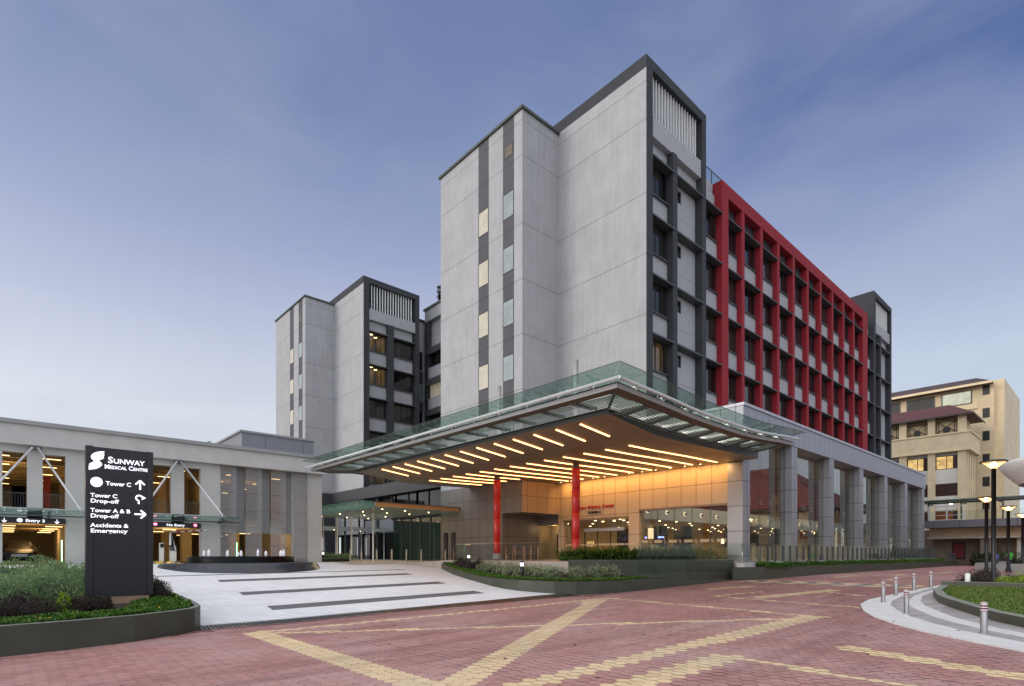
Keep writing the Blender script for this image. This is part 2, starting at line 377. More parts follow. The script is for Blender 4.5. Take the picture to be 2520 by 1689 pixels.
THICK=[((4.82,15.3),(4.78,6.3),.30),((4.75,6.35),(17.6,6.3),.29),((5.0,7.0),(17.8,14.5),.33),((4.8,5.17),(10.3,5.17),.29),((12.85,3.85),(11.8,.9),.28),((24.69,13.5),(27.65,12.58),.24),((22.3,9.95),(27.34,8.8),.34),((38,12.2),(41.5,12.0),.2),((44,10.5),(47,10.6),.2),((36.5,9),(38.3,9.1),.2),((50,9.5),(56,9.2),.25)]
def paint(x,y):
    for a,b in THIN:
        if dline(x,y,a,b)<.135: return 1
    for a,b,w in THICK:
        if dline(x,y,a,b)<w: return 1
    u=x-(30.0+.02*(14-y))
    if 0<u<2.3 and 6.3<y<14.6:
        f=((y+ (.35 if .75<u<1.55 else 0))/1.3)%1
        return 1 if f<.55 else 2
    return 0
def hexes():
    s=.14; tiles=[MB(),MB(),MB()]; rn=random.Random(3)
    cols=int(72/(1.5*s)); h=math.sqrt(3)*s
    for i in range(cols):
        x=-8+i*1.5*s; y0=-9+(h/2 if i%2 else 0)
        for j in range(int(27/h)):
            y=y0+j*h
            d=.6712*x+.7413*y; l=.7413*x-.6712*y
            if d<4.5 or abs(l)>.95*d+3.5 or d>50: continue
            lim=16.72 if x<18.3 else 15.5
            if y>lim: continue
            if x>31 and y>14.0+.03*(78-x): continue
            if x<4.0 and y>15.3+.25*max(0,x): continue
            if inpoly(x,y,RApoly) or inpoly(x,y,CPpoly): continue
            if d>38 and x>62: continue
            z=G(x,y)+.006+rn.uniform(-.0015,.0015); r=s-.0018-rn.random()*.0038; a0=rn.uniform(-.03,.03); tx=rn.uniform(-.008,.008); ty=rn.uniform(-.008,.008)
            k=paint(x,y); b=tiles[k]
            b.poly([(x+r*math.cos(a0+q*math.pi/3),y+r*math.sin(a0+q*math.pi/3),z+tx*math.cos(q*math.pi/3)*.14+ty*math.sin(q*math.pi/3)*.14) for q in range(6)])
    tag(tiles[0].build('road_paving',M['rpav']),kind='structure')
    tag(tiles[1].build('road_marking',M['ypav']),kind='structure')
    tag(tiles[2].build('crossing_paving',M['gpav']),kind='structure')
hexes()
gridsheet('far_road',M['farroad'],[48,55,60,70,80,92],[4,8,12,14],.001)
# driveway of pale granite with dark stripes, drain grate in front
gridsheet('driveway',M['drive'],[3.2,6,8,10,12,14,16,18,20,22,24,26,28,30],[17.35]+rng(18,40,22)+[42.6],.004,lambda x,y: not(x>18.2 and y<17.5) and not (x>24 and y<36))
gridsheet('driveway_left',M['drive'],[-14,-8,-4,0,3.2],[30,33,36,40,42.6],.004)
gridsheet('entrance_paving',M['apron'],[18.2,20,22,24,26,28,30,34],[37.2,38.2,40,43,48,56,64],.012)
gridsheet('back_paving',M['conc'],[-30,-14,-8,0,6,12,18.2],[42.6,46,50,60],.006)
st=MB()
def strip(b,y0,y1,x0,x1,skew,off=.009):
    n=12
    for i in range(n):
        a=x0+(x1-x0)*i/n; c=x0+(x1-x0)*(i+1)/n
        b.poly([(a,y0,G(a,y0)+off),(c,y0,G(c,y0)+off),(c+skew,y1,G(c+skew,y1)+off),(a+skew,y1,G(a+skew,y1)+off)])
strip(st,19.25,20.2,6.6,15.8,.12); strip(st,23.45,24.4,6.9,16.7,.12); strip(st,28.55,29.5,7.4,17.9,.12); strip(st,32.0,32.35,5.5,19.5,0); strip(st,40.6,41.0,8,19,0)
tag(st.build('driveway_stripes',M['stripe']),kind='structure')
g=thing('drain_grate','long steel grating over the drain between white driveway and red paving','drain',(11,17.2,-1.6))
b=MB(); ch=MB()
GW=.26
def gy(x): return 17.2 if x<9 else 17.2-(x-9)*.045
for i in range(30):
    x0=3.75+i*.5; x1=x0+.5
    ch.poly([(x0,gy(x0)-.48,G(x0,16.6)+.004),(x1,gy(x1)-.48,G(x1,16.6)+.004),(x1,gy(x1)+.2,G(x1,17.4)+.004),(x0,gy(x0)+.2,G(x0,17.4)+.004)])
    for q,yy in((-.48,16.6),(.16,17.35)): b.poly([(x0,gy(x0)+q,G(x0,yy)+.024),(x1,gy(x1)+q,G(x1,yy)+.024),(x1,gy(x1)+q+.04,G(x1,yy)+.024),(x0,gy(x0)+q+.04,G(x0,yy)+.024)])
x=3.8
while x<18.7:
    b.poly([(x,gy(x)-.46,G(x,16.6)+.022),(x+.03,gy(x)-.46,G(x,16.6)+.022),(x+.03,gy(x)+.18,G(x,17.38)+.022),(x,gy(x)+.18,G(x,17.38)+.022)]); x+=.11
ch.build('channel',M['pole'],g); b.build('grating',M['stain'],g)
# roundabout paving
def between(P,Q,t): return [(p[0]+(q[0]-p[0])*t,p[1]+(q[1]-p[1])*t) for p,q in zip(P,Q)]
def bandsheet(b,P,Q,off):
    for i in range(len(P)-1):
        q=[P[i],P[i+1],Q[i+1],Q[i]]; b.poly([(x,y,G(x,y)+off) for x,y in q])
w=MB(); w2=MB()
bandsheet(w,RAo,between(RAo,RAp,.36),.03); bandsheet(w2,between(RAo,RAp,.36),between(RAo,RAp,.58),.03)
bandsheet(w,between(RAo,RAp,.58),between(RAo,RAp,.76),.03); bandsheet(w2,between(RAo,RAp,.76),between(RAo,RAp,1.05),.03)
for a,c in zip(RAo,RAo[1:]): w.poly([(a[0],a[1],G(*a)+.03),(c[0],c[1],G(*c)+.03),(c[0],c[1],G(*c)-.02),(a[0],a[1],G(*a)-.02)])
tag(w.build('pavement',M['band1']),kind='structure'); tag(w2.build('pavement_grey_band',M['band2']),kind='structure')
# ------------------------------------------------------------------ planter walls
def offs(P,t):
    o=[]
    for i in range(len(P)):
        a=P[max(i-1,0)]; c=P[min(i+1,len(P)-1)]; dx,dy=c[0]-a[0],c[1]-a[1]; l=math.hypot(dx,dy); o.append((P[i][0]-dy/l*t,P[i][1]+dx/l*t))
    return o
def wall(b,P,t,ztop,zb=-.25):
    Q=offs(P,t); zt=[ztop(x,y) if callable(ztop) else ztop for x,y in P]
    for i in range(len(P)-1):
        p,q,p2,q2=P[i],Q[i],P[i+1],Q[i+1]; g0,g1=G(*p)+zb,G(*p2)+zb
        a,c=zt[i],zt[i+1]
        b.poly([(*p,g0),(*p2,g1),(*p2,c-.012),(*p,a-.012)],0,True); b.poly([(*q,g0),(*q2,g1),(*q2,c-.012),(*q,a-.012)],0,True)
        b.poly([(*p,a-.012),(*p2,c-.012),(*p2,c),(*p,a)],1); b.poly([(*p,a),(*p2,c),(*q2,c),(*q,a)],1)
    for k in (0,-1):
        b.poly([(*P[k],G(*P[k])+zb),(*Q[k],G(*Q[k])+zb),(*Q[k],zt[k]),(*P[k],zt[k])],0)
    return Q
def leaves(name,mats,pts,parent=None,size=.06,n=None,up=.4,asp=.45,rn=None,bend=True):
    """pts: list of (x,y,z) leaf positions"""
    rn=rn or random.Random(len(pts)); b=MB(); u=rn.uniform
    for (x,y,z) in pts:
        a=u(0,6.283); e=u(-.5,1.0)*1.2+up; s=size*u(.6,1.35)
        dx,dy,dz=math.cos(a)*math.cos(e)*s,math.sin(a)*math.cos(e)*s,math.sin(e)*s
        wx,wy,wz=-math.sin(a)*s*asp,math.cos(a)*s*asp,u(-.4,.4)*s*asp
        n0=len(b.v)
        b.v+=[(x,y,z),(x+dx*.5+wx*.5,y+dy*.5+wy*.5,z+dz*.5+wz*.5),(x+dx,y+dy,z+dz),(x+dx*.5-wx*.5,y+dy*.5-wy*.5,z+dz*.5-wz*.5)]
        b.f.append((n0,n0+1,n0+2,n0+3)); b.m.append(0)
    return b.build(name,mats,parent)
def blades(name,mats,pts,parent=None,L=.5,wd=.05,seed=1,spread=1.0,seg=4):
    rn=random.Random(seed); u=rn.uniform; b=MB()
    for (x,y,z) in pts:
        a=u(0,6.283); l=L*u(.6,1.2); ca,sa=math.cos(a),math.sin(a); n0=len(b.v); k=u(.5,1.2)*spread
        for i in range(seg+1):
            t=i/seg; r=l*k*t*.8; h=l*(t*1.15-.75*k*t*t); w_=wd*(1-t)**.6*.5+.002
            b.v+=[(x+ca*r-sa*w_,y+sa*r+ca*w_,z+h),(x+ca*r+sa*w_,y+sa*r-ca*w_,z+h)]
        for i in range(seg):
            q=n0+2*i; b.f.append((q,q+1,q+3,q+2)); b.m.append(0)
    return b.build(name,mats,parent)
L_gc=leafmat('ground_cover_leaf',[(.025,.065,.008),(.05,.13,.012),(.10,.20,.02),(.04,.10,.012)],.2)
L_silver=leafmat('silver_leaf',[(.10,.18,.06),(.19,.30,.11),(.33,.44,.22),(.14,.23,.08)],.3)
L_purple=leafmat('purple_leaf',[(.022,.014,.013),(.045,.024,.026),(.04,.04,.018),(.07,.055,.03)],.15)
L_lime=leafmat('lime_leaf',[(.12,.22,.01),(.24,.36,.02),(.34,.42,.05)],.25)
L_fern=leafmat('fern_leaf',[(.02,.06,.01),(.04,.11,.015),(.09,.16,.03),(.16,.20,.04)],.2)
L_grass=leafmat('lawn_blade',[(.06,.12,.012),(.12,.19,.02),(.20,.24,.05)],.2)
L_var=leafmat('variegated_leaf',[(.09,.13,.04),(.22,.26,.13),(.42,.44,.30),(.10,.16,.05)],.2)
M['ypetal']=plain('yellow_flower',(.7,.45,.02),.6)
def blob_points(n,cx,cy,rx,ry,z0,h,rn,shell=.55):
    """random leaf positions through the outer part of a bush"""
    o=[]
    while len(o)<n:
        x,y,z=rn.uniform(-1,1),rn.uniform(-1,1),rn.uniform(0,1)
        r=math.sqrt(x*x+y*y+z*z)
        if r>1 or r<shell*rn.random()**.5: continue
        k=1+.14*math.sin(5*x+cx*3)*math.cos(4*y+cy)
        o.append((cx+x*rx*k,cy+y*ry*k,z0+z*h*k))
    return o
def core(b,cx,cy,rx,ry,z0,h,rn,seg=9):
    n0=len(b.v); rows=4
    for i in range(rows+1):
        e=i/rows*math.pi/2
        for k in range(seg):
            a=6.283*k/seg; q=rn.uniform(.85,1.05); b.v.append((cx+rx*math.cos(a)*math.cos(e)*q,cy+ry*math.sin(a)*math.cos(e)*q,z0+h*math.sin(e)*q))
    for i in range(rows):
        for k in range(seg):
            a=n0+i*seg+k; c=n0+i*seg+(k+1)%seg; b.f.append((a,c,c+seg,a+seg)); b.m.append(0)
M['core_g']=plain('bush_inner_twigs',(.05,.07,.035),.95,0,.4,9)
M['core_p']=plain('bush_inner_purple',(.022,.014,.014),.95,0,.4,9)
M['core_gc']=plain('ground_cover_under',(.03,.055,.012),.95,0,.5,11)
# ---- LEFT PLANTER -------------------------------------------------
LPo=[(-14,14.6),(-6,14.7),(-2,14.85),(-.11,15.06),(.94,15.25),(2.22,15.62),(3.21,16.25),(3.72,16.75),(3.98,17.3),(4.06,18.0),(4.10,19.88),(4.16,22.73),(4.17,25.21),(4.0,27.2),(3.5,28.6),(2.4,29.4),(.5,29.6),(-6,29.6),(-14,29.6)]
lw=thing('raised_planter','long curved olive planter wall at the left, holding the dark pylon sign','planter',(0,16,-1.6))
zt=lambda x,y: -1.0+max(0,y-17)*.035
b=MB(); Q=wall(b,LPo,.14,zt); b.build('wall',[M['olive'],M['kerb']],lw)
b=MB(); cen=(-4,22)
for i in range(len(Q)-1): b.poly([(*Q[i],zt(*Q[i])-.07),(*Q[i+1],zt(*Q[i+1])-.07),(cen[0],cen[1],-.95)])
b.poly([(*Q[-1],zt(*Q[-1])-.07),(*Q[0],zt(*Q[0])-.07),(cen[0],cen[1],-.95)])
b.build('soil',M['soil'],lw)
rn=random.Random(11); LPin=offs(LPo,.2)
def edge_dist(x,y,P):
    return min(dl(x,y,a,c) for a,c in zip(P,P[1:]))
def dl(x,y,a,b):
    dx,dy=b[0]-a[0],b[1]-a[1]; t=max(0,min(1,((x-a[0])*dx+(y-a[1])*dy)/(dx*dx+dy*dy+1e-9))); return math.hypot(x-a[0]-t*dx,y-a[1]-t*dy)
pts=[];fl=[]; cg=MB()
poly=LPin
while len(pts)<30000:
    x=rn.uniform(-4.5,4.1); y=rn.uniform(14.8,23)
    if not inpoly(x,y,poly): continue
    e=edge_dist(x,y,LPo)
    lim=1.25+.25*math.sin(x*2.1) if y<18.6 and x<3 else (.95 if y<20 else .5)
    if e>lim+ (0.5 if x>2.2 and y<19 else 0): continue
    hgt=.10+.05*math.sin(x*7)*math.cos(y*6)
    z=zt(x,y)-.07+hgt*rn.random()**.4
    if rn.random()<.0022: fl.append((x,y,z+.05))
    pts.append((x,y,z))
o=leaves('ground_cover',L_gc,pts,None,.062,up=.3,asp=.75); tag(o,'low bright green ground cover with tiny yellow flowers along the left planter wall','ground cover',kind='stuff')
o2=leaves('flowers',M['ypetal'],fl,None,.05,up=.2,asp=1.0); o2.parent=o
silver=[(-3.6,18.0,1.0,.9,.62),(-2.3,18.4,1.0,.9,.68),(-1.2,19.0,1.0,1.0,.78),(-.2,19.5,1.0,.95,.88),(.8,19.9,.95,.9,.98),(-3.3,20.0,1.1,1.0,.72),(-1.9,20.6,1.1,1.0,.85),(-.6,21.3,1.1,1.0,.98),(.9,21.4,1.1,1.0,1.1),(-5.2,18.2,1.1,1.0,.6)]
def bushbed(name,label,cat,mat,cm,L,n,size,seed,z,asp=.45,up=.5,tips=0,rag=0,group=None):
    rn=random.Random(seed); t=thing(name,label,cat,(L[0][0],L[0][1],z(L[0][0],L[0][1])),group); c=MB(); P=[]
    for (x,y,rx,ry,h) in L:
        zz=z(x,y)-.06; c=MB(); core(c,x,y,rx*.78,ry*.78,zz,h*.80,rn); c.build('branches',cm,t); P+=blob_points(n,x,y,rx,ry,zz,h,rn,.72)
        for k in range(tips):
            a=rn.uniform(0,6.28); r=rn.random()**.5*.8; X,Y=x+rx*r*math.cos(a),y+ry*r*math.sin(a); Z=zz+h*math.sqrt(max(0,1-r*r))
            l=rn.uniform(.05,.16); P+=[(X+rn.uniform(-.02,.02),Y+rn.uniform(-.02,.02),Z+l*q/5) for q in range(6)]
    leaves('foliage',mat,P,t,size,up=up,asp=asp,rn=rn); return t
bushbed('shrub','rounded silver-green shrubs massed beside the pylon sign','shrub',L_silver,M['core_g'],silver,11000,.040,5,zt,asp=.6,tips=5,up=.9)
bushbed('hedge','long silver-green hedge at the back left below the parked car','hedge',L_silver,M['core_g'],[(-7+i*1.15,25.2+.3*math.sin(i*2),1.05,1.0,1.04+.06*math.sin(i*3)) for i in range(9)],6500,.05,6,zt,asp=.6,tips=3,up=.9)
purp=[(-3.4,16.9,.5,.42,.42),(-2.3,16.75,.55,.42,.45),(-1.2,16.95,.55,.42,.42),(-.3,17.15,.5,.4,.45),(.5,17.45,.5,.4,.42),(1.2,17.9,.45,.4,.42),(1.75,18.35,.4,.4,.35),(-4.4,16.9,.5,.4,.42),(0.2,18.2,.5,.4,.5),(-1.8,17.6,.5,.4,.5)]
bushbed('shrub','row of dark purple shrubs in front of the silver ones, left planter','shrub',L_purple,M['core_p'],purp,2300,.05,8,zt)
bushbed('shrub','dark purple shrub just right of the pylon sign','shrub',L_purple,M['core_p'],[(3.42,19.75,.34,.42,.62),(3.40,20.5,.3,.4,.66)],3000,.05,9,zt)
bushbed('shrub','patches of lime yellow leaves among the purple shrubs, left planter','shrub',L_lime,M['core_g'],[(-2.75,16.5,.34,.26,.42),(-1.55,17.0,.24,.2,.5),(1.05,17.75,.2,.2,.48),(-4.2,16.5,.4,.3,.4)],700,.06,10,zt)
# ---- sign pylon ------------------------------------------------------

def text(name,s,mat,parent,loc,size,facing,width=None,bold=.012,ext=.008,italic=0,smallcaps=False,align='LEFT'):
    """raised lettering, facing '-Y' or '-X'"""
    b_v=[];b_f=[]
    runs=[(s,size)]
    if smallcaps:
        runs=[];
        for w in s.split(' '):
            runs.append((w[0],size)); runs.append((w[1:],size*.76)); runs.append((' ',size))
        runs=runs[:-1]
    x=0
    for tx,sz in runs:
        if tx==' ': x+=.24*sz; continue
        cu=bpy.data.curves.new('t','FONT'); cu.body=tx; cu.size=sz; cu.offset=bold*.30*sz/.15; cu.extrude=ext; cu.shear=italic; cu.resolution_u=3
        o=bpy.data.objects.new('t',cu); C.objects.link(o); bpy.context.view_layer.update()
        me=bpy.data.meshes.new_from_object(o.evaluated_get(bpy.context.evaluated_depsgraph_get()))
        n=len(b_v); mx=0
        for v in me.vertices: b_v.append((v.co.x+x,v.co.y,v.co.z)); mx=max(mx,v.co.x)
        for p in me.polygons: b_f.append(tuple(n+i for i in p.vertices))
        bpy.data.objects.remove(o); bpy.data.curves.remove(cu); bpy.data.meshes.remove(me); x+=mx+.045*sz
    W=max(v[0] for v in b_v)
    k=1 if width is None else width/W
    sh=-W*k/2 if align=='CENTER' else 0
    m=MB()
    for v in b_v:
        u=v[0]*k+sh
        m.v.append((loc[0]+u,loc[1]-v[2],loc[2]+v[1]) if facing=='-Y' else (loc[0]-v[2],loc[1]-u,loc[2]+v[1]))
    m.f=b_f; m.m=[0]*len(b_f); return m.build(name,mat,parent)
def flat(name,poly,mat,parent,y,th=.012):      # polygon in x,z on a plane facing -Y
    m=MB(); m.poly([(p[0],y-th,p[1]) for p in poly]); k=len(poly)
    for i in range(k):
        a,c=poly[i],poly[(i+1)%k]; m.poly([(a[0],y-th,a[1]),(c[0],y-th,c[1]),(c[0],y,c[1]),(a[0],y,a[1])])
    return m.build(name,mat,parent)
def circ(cx,cz,rx,rz,n=28): return [(cx+rx*math.cos(6.2832*i/n),cz+rz*math.sin(6.2832*i/n)) for i in range(n)]
def band_path(P,w):                            # thick polyline -> list of quads merged in one mesh (x,z)
    return offs(P,-w/2),offs(P,w/2)
def arrow(parent,cx,cz,s,ang,y,mat):
    """arrow with stem and chevron head, rounded feel"""
    m=MB(); ca,sa=math.cos(ang),math.sin(ang)
    def seg(a,b,w):
        dx,dy=b[0]-a[0],b[1]-a[1]; l=math.hypot(dx,dy); nx,ny=-dy/l*w/2,dx/l*w/2
        q=[(a[0]+nx,a[1]+ny),(b[0]+nx,b[1]+ny),(b[0]-nx,b[1]-ny),(a[0]-nx,a[1]-ny)]
        return q
    for k,(a,b) in enumerate((((-.5,0),(.45,0)),((.04,.42),(.5,0)),((.04,-.42),(.5,0)))):
        q=seg(a,b,.17); m.poly([(cx+(p[0]*ca-p[1]*sa)*s,y-.01-k*.001,cz+(p[0]*sa+p[1]*ca)*s) for p in q])
    return m.build('arrow',mat,parent)
SY=19.48
pyl=thing('pylon_sign','tall charcoal pylon sign with lit white lettering in the left planter','sign',(2.4,SY+.2,-1.0))
b=MB(); b.box(1.79,3.05,SY,SY+.30,-.765,3.45); b.build('body',M['sign'],pyl)
b=MB(); b.box(1.62,1.785,SY-.015,SY+.32,-.78,3.47); b.build('side_post',M['sign'],pyl)
b=MB(); b.box(3.055,3.22,SY-.015,SY+.32,-.77,3.46); b.build('side_post',M['sign'],pyl)
zs=[3.455,2.67,2.545,2.17,1.77,1.345,.92,.52,.11,-.76]
for i in range(len(zs)-1):
    b=MB(); b.box(1.80,3.04,SY-.012,SY,zs[i+1]+.006,zs[i]-.006); b.build('face_panel',M['sign'],pyl)
b=MB(); b.box(2.2,3.12,SY+.02,SY+.26,-1.05,-.785); b.build('footing',plain('render_footing',(.30,.20,.13),.9),pyl)
F=SY-.0125; sl=M['signlit']
SW=[(1003,435),(960,436),(915,447),(880,468),(868,492),(876,512),(900,521),(918,519),(965,516),(976,505),(990,497),(993,480),(1000,478),(1000,458),(1004,455)]
S2=[(847,608),(850,590),(846,585),(853,570),(850,562),(862,550),(880,541),(910,531),(940,528),(965,532),(978,545),(972,568),(950,588),(915,600),(880,604)]
mp=lambda p:(1.68+(p[0]-847)*.36/156,2.79+(608-p[1])*.55/173)
SW=[(1003,435),(960,438),(915,450),(880,470),(868,492),(876,510),(892,521),(903,530),(880,541),(862,550),(850,562),(853,575),(846,585),(850,596),(847,608),(880,604),(920,596),(955,580),(980,558),(977,542),(960,528),(944,520),(965,512),(985,504),(998,495),(994,480),(1002,470),(998,455)]
for Pq in(SW,): flat('emblem',[mp(p) for p in Pq],sl,pyl,F)
text('lettering','SUNWAY',sl,pyl,(2.12,F,3.03),.25,'-Y',.89,.011,smallcaps=True)
text('lettering','MEDICAL CENTRE',sl,pyl,(2.04,F,2.865),.165,'-Y',1.04,.010,smallcaps=True)
flat('parking_disc',circ(1.86,2.46,.14,.14),sl,pyl,F)
text('letter_p','P',emis('sign_letter_soft',(.80,.80,.95),.75),pyl,(1.81,F-.013,2.39),.2,'-Y',.09,.006,.003)
text('lettering','Tower C',sl,pyl,(2.07,F,2.39),.16,'-Y',.60,.009)
text('lettering','Tower C',sl,pyl,(1.72,F,2.035),.155,'-Y',.62,.009)
text('lettering','Drop-off',sl,pyl,(1.72,F,1.88),.155,'-Y',.66,.009)
text('lettering','Tower A & B',sl,pyl,(1.72,F,1.615),.155,'-Y',.93,.009)
text('lettering','Drop-off',sl,pyl,(1.72,F,1.46),.155,'-Y',.66,.009)
text('lettering','Accidents &',sl,pyl,(1.72,F,1.195),.155,'-Y',.89,.009)
text('lettering','Emergency',sl,pyl,(1.72,F,1.04),.155,'-Y',.87,.009)
arrow(pyl,2.89,2.455,.27,math.pi/2,F,sl); arrow(pyl,2.89,1.60,.28,0,F,sl)
m=MB(); cur=[(2.86+.085*math.cos(a),2.07+.075*math.sin(a)) for a in [R(x) for x in range(-95,-300,-18)]]
cur=[(2.855,1.90),(2.855,1.99)]+[(2.865+.075*math.cos(R(x)),2.075+.075*math.sin(R(x))) for x in range(235,20,-20)]
A,B_=offs(cur,-.022),offs(cur,.022)
for i in range(len(cur)-1): m.poly([(A[i][0],F-.01,A[i][1]),(A[i+1][0],F-.01,A[i+1][1]),(B_[i+1][0],F-.01,B_[i+1][1]),(B_[i][0],F-.01,B_[i][1])])
m.poly([(2.93,F-.012,2.15),(3.04,F-.012,2.085),(2.93,F-.012,2.02)]); m.build('turn_arrow',sl,pyl)
# ---- CENTRAL PLANTER ---------------------------------------------------
zc=lambda x,y: lerp([(15.3,-.98),(16.0,-.80),(23,-.72),(27,-.50),(32,-.16)],y) if x<24 else lerp([(24,-.80),(31,-1.02)],x)
cp=thing('raised_planter','curved olive planter in the centre, wrapping round from driveway to road','planter',(20,22,-1.3))
b=MB(); Q=wall(b,CPb,-.15,zc); b.build('wall',[M['olive'],M['kerb']],cp)
# inner edge of the bed and the ramp wall behind it
inner=[(22.49,31.9),(23.2,29),(22.9,25.5),(22.8,22.5),(23.4,20.4),(24.2,18.6),(24.6,16.6)]
b=MB(); bed=offs(CPb,-.14)
n=len(bed); mid=[(lambda t:(inner[int(t*(len(inner)-1.001))][0]+(inner[int(t*(len(inner)-1.001))+1][0]-inner[int(t*(len(inner)-1.001))][0])*((t*(len(inner)-1.001))%1), inner[int(t*(len(inner)-1.001))][1]+(inner[int(t*(len(inner)-1.001))+1][1]-inner[int(t*(len(inner)-1.001))][1])*((t*(len(inner)-1.001))%1)))(i/(n-1)) for i in range(n-1)]
for i in range(n-3):
    a,c,d_,e=bed[i],bed[i+1],mid[i+1],mid[i]
    b.poly([(*a,zc(*a)-.05),(*c,zc(*c)-.05),(*d_,zc(*d_)+.03),(*e,zc(*e)+.03)])
b.build('soil',M['soil'],cp)
bedpoly=bed[:n-2]+[(24.4,16.3)]+inner[::-1]
rn=random.Random(21); pts=[]
while len(pts)<16000:
    x=rn.uniform(17.8,24.8); y=rn.uniform(15.8,31.5)
    if not inpoly(x,y,bedpoly): continue
    e=edge_dist(x,y,CPb)
    if e>.95+.2*math.sin(y*2): continue
    pts.append((x,y,zc(x,y)-.05+rn.random()**.4*.13))
tag(leaves('ground_cover',L_gc,pts,None,.07,up=.3,asp=.75),'low dark green ground cover edging the central planter','ground cover',kind='stuff')
z2=lambda x,y: zc(x,y)+.02
rn=random.Random(4)
S=[]; 
for (x,y) in [(19.4,18.9),(19.3,20.2),(19.6,21.5),(20.1,22.8),(20.6,24.1),(21.0,25.4),(20.4,19.4),(20.6,20.8),(21.1,22.2),(21.6,23.8),(20.6,18.2),(21.8,17.8),(22.6,17.6)]: S.append((x,y,.72,.72,.62))
bushbed('shrub','pale variegated shrubs with pointed leaves, middle of the central planter','shrub',L_var,M['core_g'],S,1500,.085,31,z2,asp=.28,up=.7,tips=15)
bushbed('shrub','dark purple shrubs at the far tip of the central planter','shrub',L_purple,M['core_p'],[(21.0,27.0,.5,.6,.65),(21.3,28.0,.5,.6,.7),(21.7,29.0,.5,.6,.7),(22.0,27.4,.5,.6,.7)],1500,.06,32,z2)
bushbed('shrub','low purple and brown shrubs in front of the variegated ones, central planter','shrub',L_purple,M['core_p'],[(18.95,19.0,.3,.5,.3),(18.95,20.1,.3,.5,.3),(19.2,21.2,.3,.5,.3),(19.6,22.6,.3,.5,.3),(20.0,23.9,.3,.5,.32),(19.6,17.9,.45,.35,.3),(20.6,17.3,.5,.3,.28),(21.7,17.0,.5,.3,.26),(22.7,16.9,.5,.25,.2)],900,.055,33,z2)
# terrace slab, ramp, upper retaining wall with fern bed
terr=[(23.3,20.9),(24.6,19.2),(28.5,16.9),(32.2,15.9),(33.05,15.9),(33.05,30.9),(29.05,30.9),(29.05,37.0),(24.2,36.2),(22.6,33.2),(22.7,31.9),(23.4,29),(23.1,25.5),(22.9,22.5)]
terr=[(23.3,20.9),(24.6,19.2),(28.5,16.9),(32.2,15.9),(33.05,15.9),(33.05,30.9),(29.05,30.9),(29.05,31.9),(22.7,31.9),(23.4,29),(23.1,25.5),(22.9,22.5)]
b=MB(); b.prism(terr,-1.6,.03)
for i in range(6):
    t0,t1=i/6,(i+1)/6; ya,yb_=31.9+7*t0,31.9+7*t1; xa,xb=22.7-1.2*t0,22.7-1.2*t1
    za=.03+(G(xa,ya)-.0)*t0 if 0 else .03*(1-t0)+(G(xa,ya)+.014)*t0; zb=.03*(1-t1)+(G(xb,yb_)+.014)*t1
    zc_=.03*(1-t0)+(G(29,ya)+.016)*t0; zd=.03*(1-t1)+(G(29,yb_)+.016)*t1
    b.poly([(xa,ya,za),(29.05,ya,zc_),(29.05,yb_,zd),(xb,yb_,zb)]); b.poly([(xa,ya,za),(xb,yb_,zb),(xb,yb_,-1.5),(xa,ya,-1.5)])
tag(b.build('terrace',M['apron']),kind='structure')
rw=thing('ramp_wall','low olive retaining wall behind the glass panels of the service ramp','wall',(27,18,-1.4))
RWp=[(23.15,20.9),(24.5,19.05),(28.4,16.75),(32.1,15.75)]
b=MB(); Q2=wall(b,RWp,.16,lambda x,y:.12+.0*(x),-.9); b.build('wall',[M['olive'],M['kerb']],rw)
b=MB(); b.prism([(22.6,22.6),(24.7,16.3),(30.8,15.2),(32.6,15.4),(32.2,15.75),(28.4,16.7),(24.5,19.0),(23.1,20.9)],[-1.6]*8,[-.72,-.95,-1.2,-1.25,-1.25,-1.1,-.95,-.85]); tag(b.build('service_ramp',M['conc']),kind='structure')
fern=[]; rn=random.Random(77)
while len(fern)<5200:
    t=rn.random(); x=23.9+t*8.0; y=20.4-t*4.0+rn.uniform(.15,2.0)*(1-.45*max(0,t-.6)/.4)
    if t>.93 and rn.random()<.6: continue
    fern.append((x,y,.05+rn.uniform(0,.12)))
ft=thing('fern_bed','dense bed of dark green ferns in front of the lobby entrance','ferns',(27,19,0))
def blade_h(P,h,seed): return blades('fronds',L_fern,P,ft,h,.085,seed,1.0,5)
blade_h([p for i,p in enumerate(fern) if i%2],1.02,5); blades('fronds',L_fern,[p for i,p in enumerate(fern) if not i%2],ft,.8,.11,6,1.2,5)
b=MB(); b.prism([(23.4,21.1),(24.7,19.3),(28.5,17.0),(32.0,16.0),(32.0,17.2),(28.5,19.2),(24.8,22.3)],.02,.09); b.build('soil',M['soil'],ft)
pts=[]
while len(pts)<9000:
    t=rn.random(); x=23.35+t*9; y=20.95-t*4.8+(.25 if .12<t<.6 else 0)*math.sin(t*6)+rn.uniform(0,.9)
    pts.append((x,y,.06+rn.random()**.4*.16))
tag(leaves('ground_cover',L_gc,pts,None,.075,up=.3,asp=.7),'green ground cover along the top of the ramp wall in front of the ferns','ground cover',kind='stuff')
gb=thing('glass_balustrade','row of clear frameless glass panels standing on the ramp kerb in the centre','balustrade',(27,16,-.9))
for i in range(8):
    t0,t1=i/8,(i+1)/8; a=(23.2+7.3*t0,16.35-.95*t0); c=(23.2+7.3*t1-.02,16.35-.95*t1); z0=-.78-.25*t0
    b=MB(); b.poly([(*a,z0),(*c,z0-.03),(*c,1.0-.06*t1),(*a,1.0-.06*t0)]); b.build('panel',M['bal'],gb)
    b=MB(); b.tube([(*a,1.0-.06*t0),(*c,1.0-.06*t1)],.005,5); b.tube([(*c,1.0-.06*t1),(*c,z0)],.004,5); b.build('edge',M['fascia'],gb)
